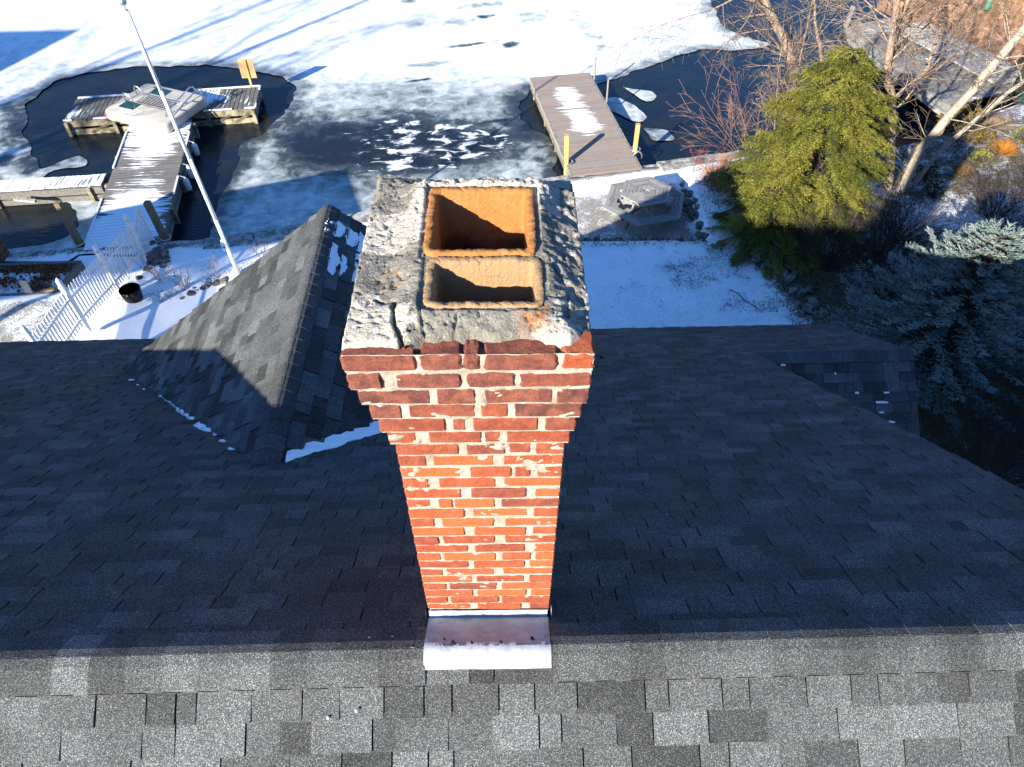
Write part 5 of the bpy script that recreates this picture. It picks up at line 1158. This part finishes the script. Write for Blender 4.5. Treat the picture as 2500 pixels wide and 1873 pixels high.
# ------------------------------------------------------------------ leaves
class Leaves:
    def __init__(s): s.P = []; s.D = []; s.W = []; s.T = []
    def frond(s, p, d, nrm, L, n, ll, lw, t, droop=.15):
        """leaflets along both sides of a twig"""
        d = d.normalized(); sd = d.cross(nrm); sd = sd.normalized() if sd.length > 1e-4 else Vector((1, 0, 0))
        for i in range(n):
            k = (i+.5)/n; c = p+d*(L*k)+Vector((0, 0, -droop*L*k*k)); g = 1-.55*k
            for sg in (-1, 1):
                q = (d*.62+sd*sg*.8+Vector((0, 0, random.uniform(-.25, .12)))).normalized()
                s.P.append(c); s.D.append(q*(ll*g*random.uniform(.7, 1.2))); s.W.append(lw*random.uniform(.7, 1.2)); s.T.append(min(1, max(0, t+random.uniform(-.18, .18))))
    def mesh(s, name):
        P = np.array([tuple(v) for v in s.P]); D = np.array([tuple(v) for v in s.D]); W = np.array(s.W)[:, None]
        R = rng.normal(size=P.shape); S = np.cross(D, R+np.array([0, 0, 1.6])); S /= np.linalg.norm(S, axis=1, keepdims=True)+1e-9
        V = np.stack([P, P+D*.45+S*W, P+D, P+D*.45-S*W], 1).reshape(-1, 3); F = np.arange(len(V)).reshape(-1, 4); return npmesh(name, V, F, s.T)
HEML = m_leaf('hemlock_needles', (.045, .06, .01), (.15, .155, .022), (.27, .24, .045), trans=.25)
SPRU = m_leaf('blue_spruce_needles', (.06, .09, .085), (.14, .185, .17), (.28, .31, .27), trans=.05)
def hemlock(c, H, R, label, nb=330, name='hemlock_tree', cat='tree'):
    e = empty(name, c, label, cat); c = Vector(c); bt = MB(); bb = MB(); lv = Leaves()
    lean = Vector((.04, .1, 0)); top = c+lean*H+Vector((0, 0, H)); bt.tube([c-Vector((0, 0, .2)), c.lerp(top, .5)+Vector((.05, 0, 0)), top], [.1, .05, .012], 8); bt.build('trunk', DARKTW, e)
    for i in range(nb):
        h = (i+random.random())/nb; h = h**.92; ax = c.lerp(top, .06+.94*h); a = i*2.399+random.uniform(-.3, .3)
        prof = (1-h)**.62*(.55+.55*random.random())*(1 if h > .1 else .85)*(.92+.3*mn.noise(Vector((math.cos(a)*2.3, math.sin(a)*2.3, h*6)))); L = R*prof+.12
        d = Vector((math.cos(a), math.sin(a), .42-.5*(1-h)+random.uniform(-.1, .15))); q = ax.copy(); dd = d.normalized(); pts = [q.copy()]; ns_ = 6
        for k in range(ns_):
            dd = (dd+Vector((0, 0, -.07))+rv(.07)).normalized(); q = q+dd*(L/ns_); pts.append(q.copy())
        bb.tube(pts, [.018*(1-k/7) for k in range(ns_+1)], 3, cap=False)
        m = max(4, int(L/.062)); t = random.uniform(.12, .85)
        if random.random() < .1: continue
        for k in range(m):
            s = .42+.58*(k+random.random())/m; j = min(int(s*ns_), ns_-1); p = pts[j].lerp(pts[j+1], s*ns_-j); ax2 = (pts[j+1]-pts[j]).normalized(); sd = ax2.cross(Vector((0, 0, 1))); sd = sd.normalized() if sd.length > .01 else Vector((1, 0, 0))
            for sg in (-1, 1):
                fd = ax2*.8+sd*sg*random.uniform(.35, 1.15)+Vector((0, 0, random.uniform(-.35, .05)))
                lv.frond(p, fd, Vector((0, 0, 1))+rv(.3), random.uniform(.18, .42)*(1.15-.5*s), 8, .085, .0095, t+random.uniform(-.15, .2), .4)
        lv.frond(pts[-1], dd, Vector((0, 0, 1)), .3, 9, .08, .0105, min(1, t+.15), .3)
    bb.build('branches', DARKTW, e); link('crown', lv.mesh('crown'), HEML, e); return e
hemlock((7.45, 14.95, .8), 4.15, 2.5, 'broad green hemlock, its right half sunlit, beyond the lawn')
hemlock((6.35, 14.0, .8), 1.9, 1.6, 'low evergreen added as the dark shaded left foot of the hemlock', 120, 'shade_filler_evergreen', 'shrub')  # added mass standing in for the shadow over the hemlock's lower left
def spruce(c, H, R, label):
    e = empty('spruce_tree', c, label, 'tree'); c = Vector(c); bt = MB(); bb = MB(); fg = MB(); nd = Leaves()
    top = c+Vector((.1, .05, H)); bt.tube([c-Vector((0, 0, .2)), top], [.13, .012], 8); bt.build('trunk', DARKTW, e)
    nb = 340
    for i in range(nb):
        h = (i+random.random())/nb; ax = c.lerp(top, .08+.92*h); a = i*2.399+random.uniform(-.25, .25); L = R*((1-h)**.7)*random.uniform(.72, 1.08)+.14
        d = Vector((math.cos(a), math.sin(a), .28*h+.02)); q = ax.copy(); dd = d.normalized(); pts = [q.copy()]; ns_ = 6
        for k in range(ns_): dd = (dd+Vector((0, 0, .025))+rv(.05)).normalized(); q = q+dd*(L/ns_); pts.append(q.copy())
        bb.tube(pts, [.022*(1-k/7.) for k in range(ns_+1)], 3, cap=False)
        m = max(2, int(L/.13)); t = random.uniform(.25, .8)
        for k in range(m+1):
            s = min(1, .34+.66*(k+random.random())/m); j = min(int(s*ns_), ns_-1); p = pts[j].lerp(pts[j+1], s*ns_-j); ax2 = (pts[j+1]-pts[j]).normalized(); sd = ax2.cross(Vector((0, 0, 1))).normalized()
            for sg in (-1, 0, 1):
                fd = (ax2*.8+sd*sg*random.uniform(.45, .95)+Vector((0, 0, random.uniform(-.05, .4)))).normalized(); Lf = random.uniform(.09, .16)*(1.1-.3*s)
                o = p+rv(.02); tt = min(1, max(0, t+random.uniform(-.2, .2)))
                fg.tube([o, o+fd*Lf*.45, o+fd*Lf*.85, o+fd*Lf], [.008, .0135, .011, .003], 5, tt, cap=False)
                for w_ in range(7):
                    u_ = random.random(); r_ = fd.cross(rv(1)); r_ = r_.normalized() if r_.length > 1e-3 else sd
                    nd.P.append(o+fd*Lf*u_); nd.D.append((fd*.7+r_).normalized()*.042); nd.W.append(.0045); nd.T.append(min(1, tt+.12))
    bb.build('branches', DARKTW, e); cr = fg.build('crown', SPRU, e, True); link('needles', nd.mesh('needles'), SPRU, cr); return e
spruce((8.1, 9.35, 1.1), 3.4, 2.2, 'blue spruce in shade beside the right wing, pale tips lit at its top')
def leafy(name, label, c, R, h, n, ll, lw, mat, t=.5, group=None):
    e = empty(name, c, label, 'shrub', group); lv = Leaves(); b = MB(); c = Vector(c)
    for i in range(n):
        a = random.uniform(0, 6.283); s = random.random()**.5; p = c+Vector((math.cos(a)*R*s, math.sin(a)*R*s, h*(1-s*s*.7)*random.uniform(.35, 1))); d = (p-c).normalized()
        b.tube([c+(p-c)*.1, p], [.006, .003], 3, cap=False)
        for k in range(6):
            q = (d+rv(.9)).normalized(); lv.P.append(p); lv.D.append(q*ll*random.uniform(.7, 1.2)); lv.W.append(lw); lv.T.append(min(1, max(0, t+random.uniform(-.3, .3))))
    b.build('stems', DARKTW, e); link('foliage', lv.mesh('foliage'), mat, e); return e
RHOD = m_leaf('rhododendron_leaves', (.02, .035, .012), (.045, .065, .018), (.09, .11, .03))
YGRN = m_leaf('yellow_green_leaves', (.08, .09, .015), (.2, .2, .04), (.32, .29, .07))
OLIV = m_leaf('olive_gold_leaves', (.08, .06, .012), (.2, .14, .025), (.36, .24, .05))
gz = lambda x, y: float(height(x, y))
leafy('rhododendron', 'small dark rhododendron on the snow right of the birch bases', (10.9, 15.35, gz(10.9, 15.35)), .25, .45, 45, .09, .018, RHOD)
leafy('rhododendron', 'dark green shrub close behind the slanting birch', (11.1, 16.3, gz(11.1, 16.3)), .3, .5, 45, .09, .018, RHOD)
leafy('low_shrub', 'yellow-green shrub beside the orange grass tuft', (12.85, 16.95, gz(12.85, 16.95)), .3, .35, 60, .08, .02, YGRN)
leafy('low_shrub', 'yellow-green shrub at the right edge below the landing', (14.7, 17.9, gz(14.7, 17.9)), .5, .45, 80, .09, .02, YGRN)
leafy('gold_shrub', 'olive-gold broadleaf shrub below the boathouse', (13.1, 18.7, gz(13.1, 18.7)), .62, .9, 150, .1, .024, OLIV)
leafy('gold_shrub', 'smaller golden shrub in front of the olive-gold one', (13.3, 17.9, gz(13.3, 17.9)), .35, .45, 70, .08, .02, OLIV)
ORG = m_leaf('orange_grass_blades', (.24, .09, .015), (.4, .16, .03), (.52, .26, .07))
def tuft(name, label, c, R, h, n, mat, cat='grass'):
    lv = Leaves(); c = Vector(c)
    for i in range(n):
        a = random.uniform(0, 6.283); s = random.random(); p = c+Vector((math.cos(a), math.sin(a), 0))*(R*.35*s); lv.P.append(p); lv.D.append(Vector((math.cos(a)*R*s, math.sin(a)*R*s, h*random.uniform(.7, 1.1)*(1-.4*s)))); lv.W.append(.006); lv.T.append(random.random())
    o = link(name, lv.mesh(name), mat); return tag(o, label, cat)
tuft('grass_tuft', 'bright orange dry grass tuft on the sunny snow', (13.6, 17.3, gz(13.6, 17.3)), .34, .42, 900, ORG)
tuft('grass_tuft', 'dull brown dry tuft nearer the birches', (12.1, 16.35, gz(12.1, 16.35)), .28, .36, 600, m_leaf('brown_grass_blades', (.09, .05, .025), (.18, .1, .05), (.28, .17, .09)))
tuft('grass_tuft', 'pale tan grass clump below the boathouse landing', (14.2, 18.9, gz(14.2, 18.9)), .5, .35, 700, m_leaf('tan_grass_blades', (.2, .13, .08), (.33, .24, .15), (.45, .35, .24)))
# ground litter and stubble on the banks
lv = Leaves()
def scatter(n, x0, x1, y0, y1, f=None, ll=.05, up=.6):
    for i in range(n):
        x, y = random.uniform(x0, x1), random.uniform(y0, y1)
        if f and not f(x, y): continue
        lv.P.append(Vector((x, y, 0))); lv.D.append((rv(1)+Vector((0, 0, up))).normalized()*ll*random.uniform(.6, 1.6)); lv.W.append(.008); lv.T.append(random.random())
scatter(9000, 6.3, 9.6, 10.4, 14.5, lambda x, y: x > 6.3+(13.9-y)*-.1, .06, .3); scatter(9000, 7, 13, 5.5, 10.5, None, .07, .3)
scatter(9000, 9.3, 15.2, 12.5, 18.8, None, .05, .3); scatter(2500, 5.2, 7.2, 14.6, 18, None, .05, .4); scatter(16000, 2.2, 6.7, 11.6, 14.05, lambda x, y: fbm(np.array([x*1.6]), np.array([y*1.9]), 3, 71)[0]+.22*(x-4.6)/2-.16*abs(y-13.2) > .42+.25*random.random(), .026, .8)
scatter(900, 1.3, 5, 14.05, 14.6, None, .09, .8); scatter(2600, 0, 6.5, 9, 12.6, None, .022, .8); scatter(1500, -8.6, -5.2, 12.2, 13.9, lambda x, y: abs(y-np.interp(x, [-8.5, -7.7, -6.7, -5.6], [12.2, 12.5, 13.1, 13.8])) < .22, .08, .9)
zs_ = height(np.array([p.x for p in lv.P]), np.array([p.y for p in lv.P]))
for p, z in zip(lv.P, zs_): p.z = float(z)+.005
tag(link('ground_litter', lv.mesh('ground_litter'), m_leaf('dry_litter', (.03, .02, .012), (.085, .06, .035), (.2, .15, .09))), 'dry leaves and grass stubble poking through the snow', kind='stuff')
DRY = simple('dry_plant_stalks', (.22, .15, .1), .9, bump=0, amt=.3)
for (x, y, h, n, lab) in [(-7.35, 12.95, .5, 12, 'dry plant stalks left of the flagpole among the stones'), (-6.7, 13.3, .5, 9, 'dry plant stalks just left of the flagpole base'), (-5.75, 13.9, .45, 10, 'dry plant stalks right of the flagpole base'), (-8.0, 13.1, .6, 14, 'brown dry plant by the stone heap'), (-8.75, 12.7, .6, 12, 'dead flower stalks against the fence pickets')]:
    shrub('dry_plant', lab, (x, y, .85), n, h, .7, .004, DRY, 'plant', kids=(3, 2), group='dry plants by the flagpole')
b = MB(); b.tube([(5.15, 12.35, .93), (5.3, 12.2, .95), (5.42, 11.95, .93), (5.6, 11.75, .94), (5.68, 11.55, .93)], [.012, .011, .01, .008, .004], 5); tag(b.build('fallen_twig', DARKTW), 'thin bent twig lying on the snowy lawn', 'twig')

# ------------------------------------------------------------------ beyond the left edge: roof added to shade the dock, and the neighbour house
cp = empty('added_shade_roof', (-16.5, 6.5, .5), 'unseen open-sided shelter left of the house', 'blocker')
e1, e2 = Vector((.949, .316, 0)), Vector((-.316, .949, 0)); A0 = Vector((-11.5, 6.6, 5.38))
b = MB(); b.prism([A0, A0-e1*11, A0-e1*11+e2*2.9, A0+e2*2.9], (0, 0, .16)); b.build('roof', FELT, cp)
for (u_, v_) in ((5.2, .25), (5.2, 2.6), (10.5, .25), (10.5, 2.6)):
    p = A0-e1*u_+e2*v_; b = MB(); b.box((p.x, p.y, 2.9), (.16, .16, 4.8)); b.build('post', OLDWOOD, cp)
nbh = empty('neighbour_house', (-40, 10, .5), 'neighbouring gabled house beyond the left edge', 'house')
b = MB(); b.prism([(-32.5, 4.6, .3), (-32.5, 15.4, .3), (-32.5, 15.4, 7.0), (-32.5, 10, 10.8), (-32.5, 4.6, 7.0)], (-14, 0, 0)); b.build('wall', SIDING, nbh)
b = MB(); b.prism([(-32.1, 4, 6.9), (-32.1, 10, 11.05), (-32.1, 16, 6.9), (-32.1, 16, 6.75), (-32.1, 10, 10.9), (-32.1, 4, 6.75)], (-15, 0, 0)); b.build('roof', FELT, nbh)
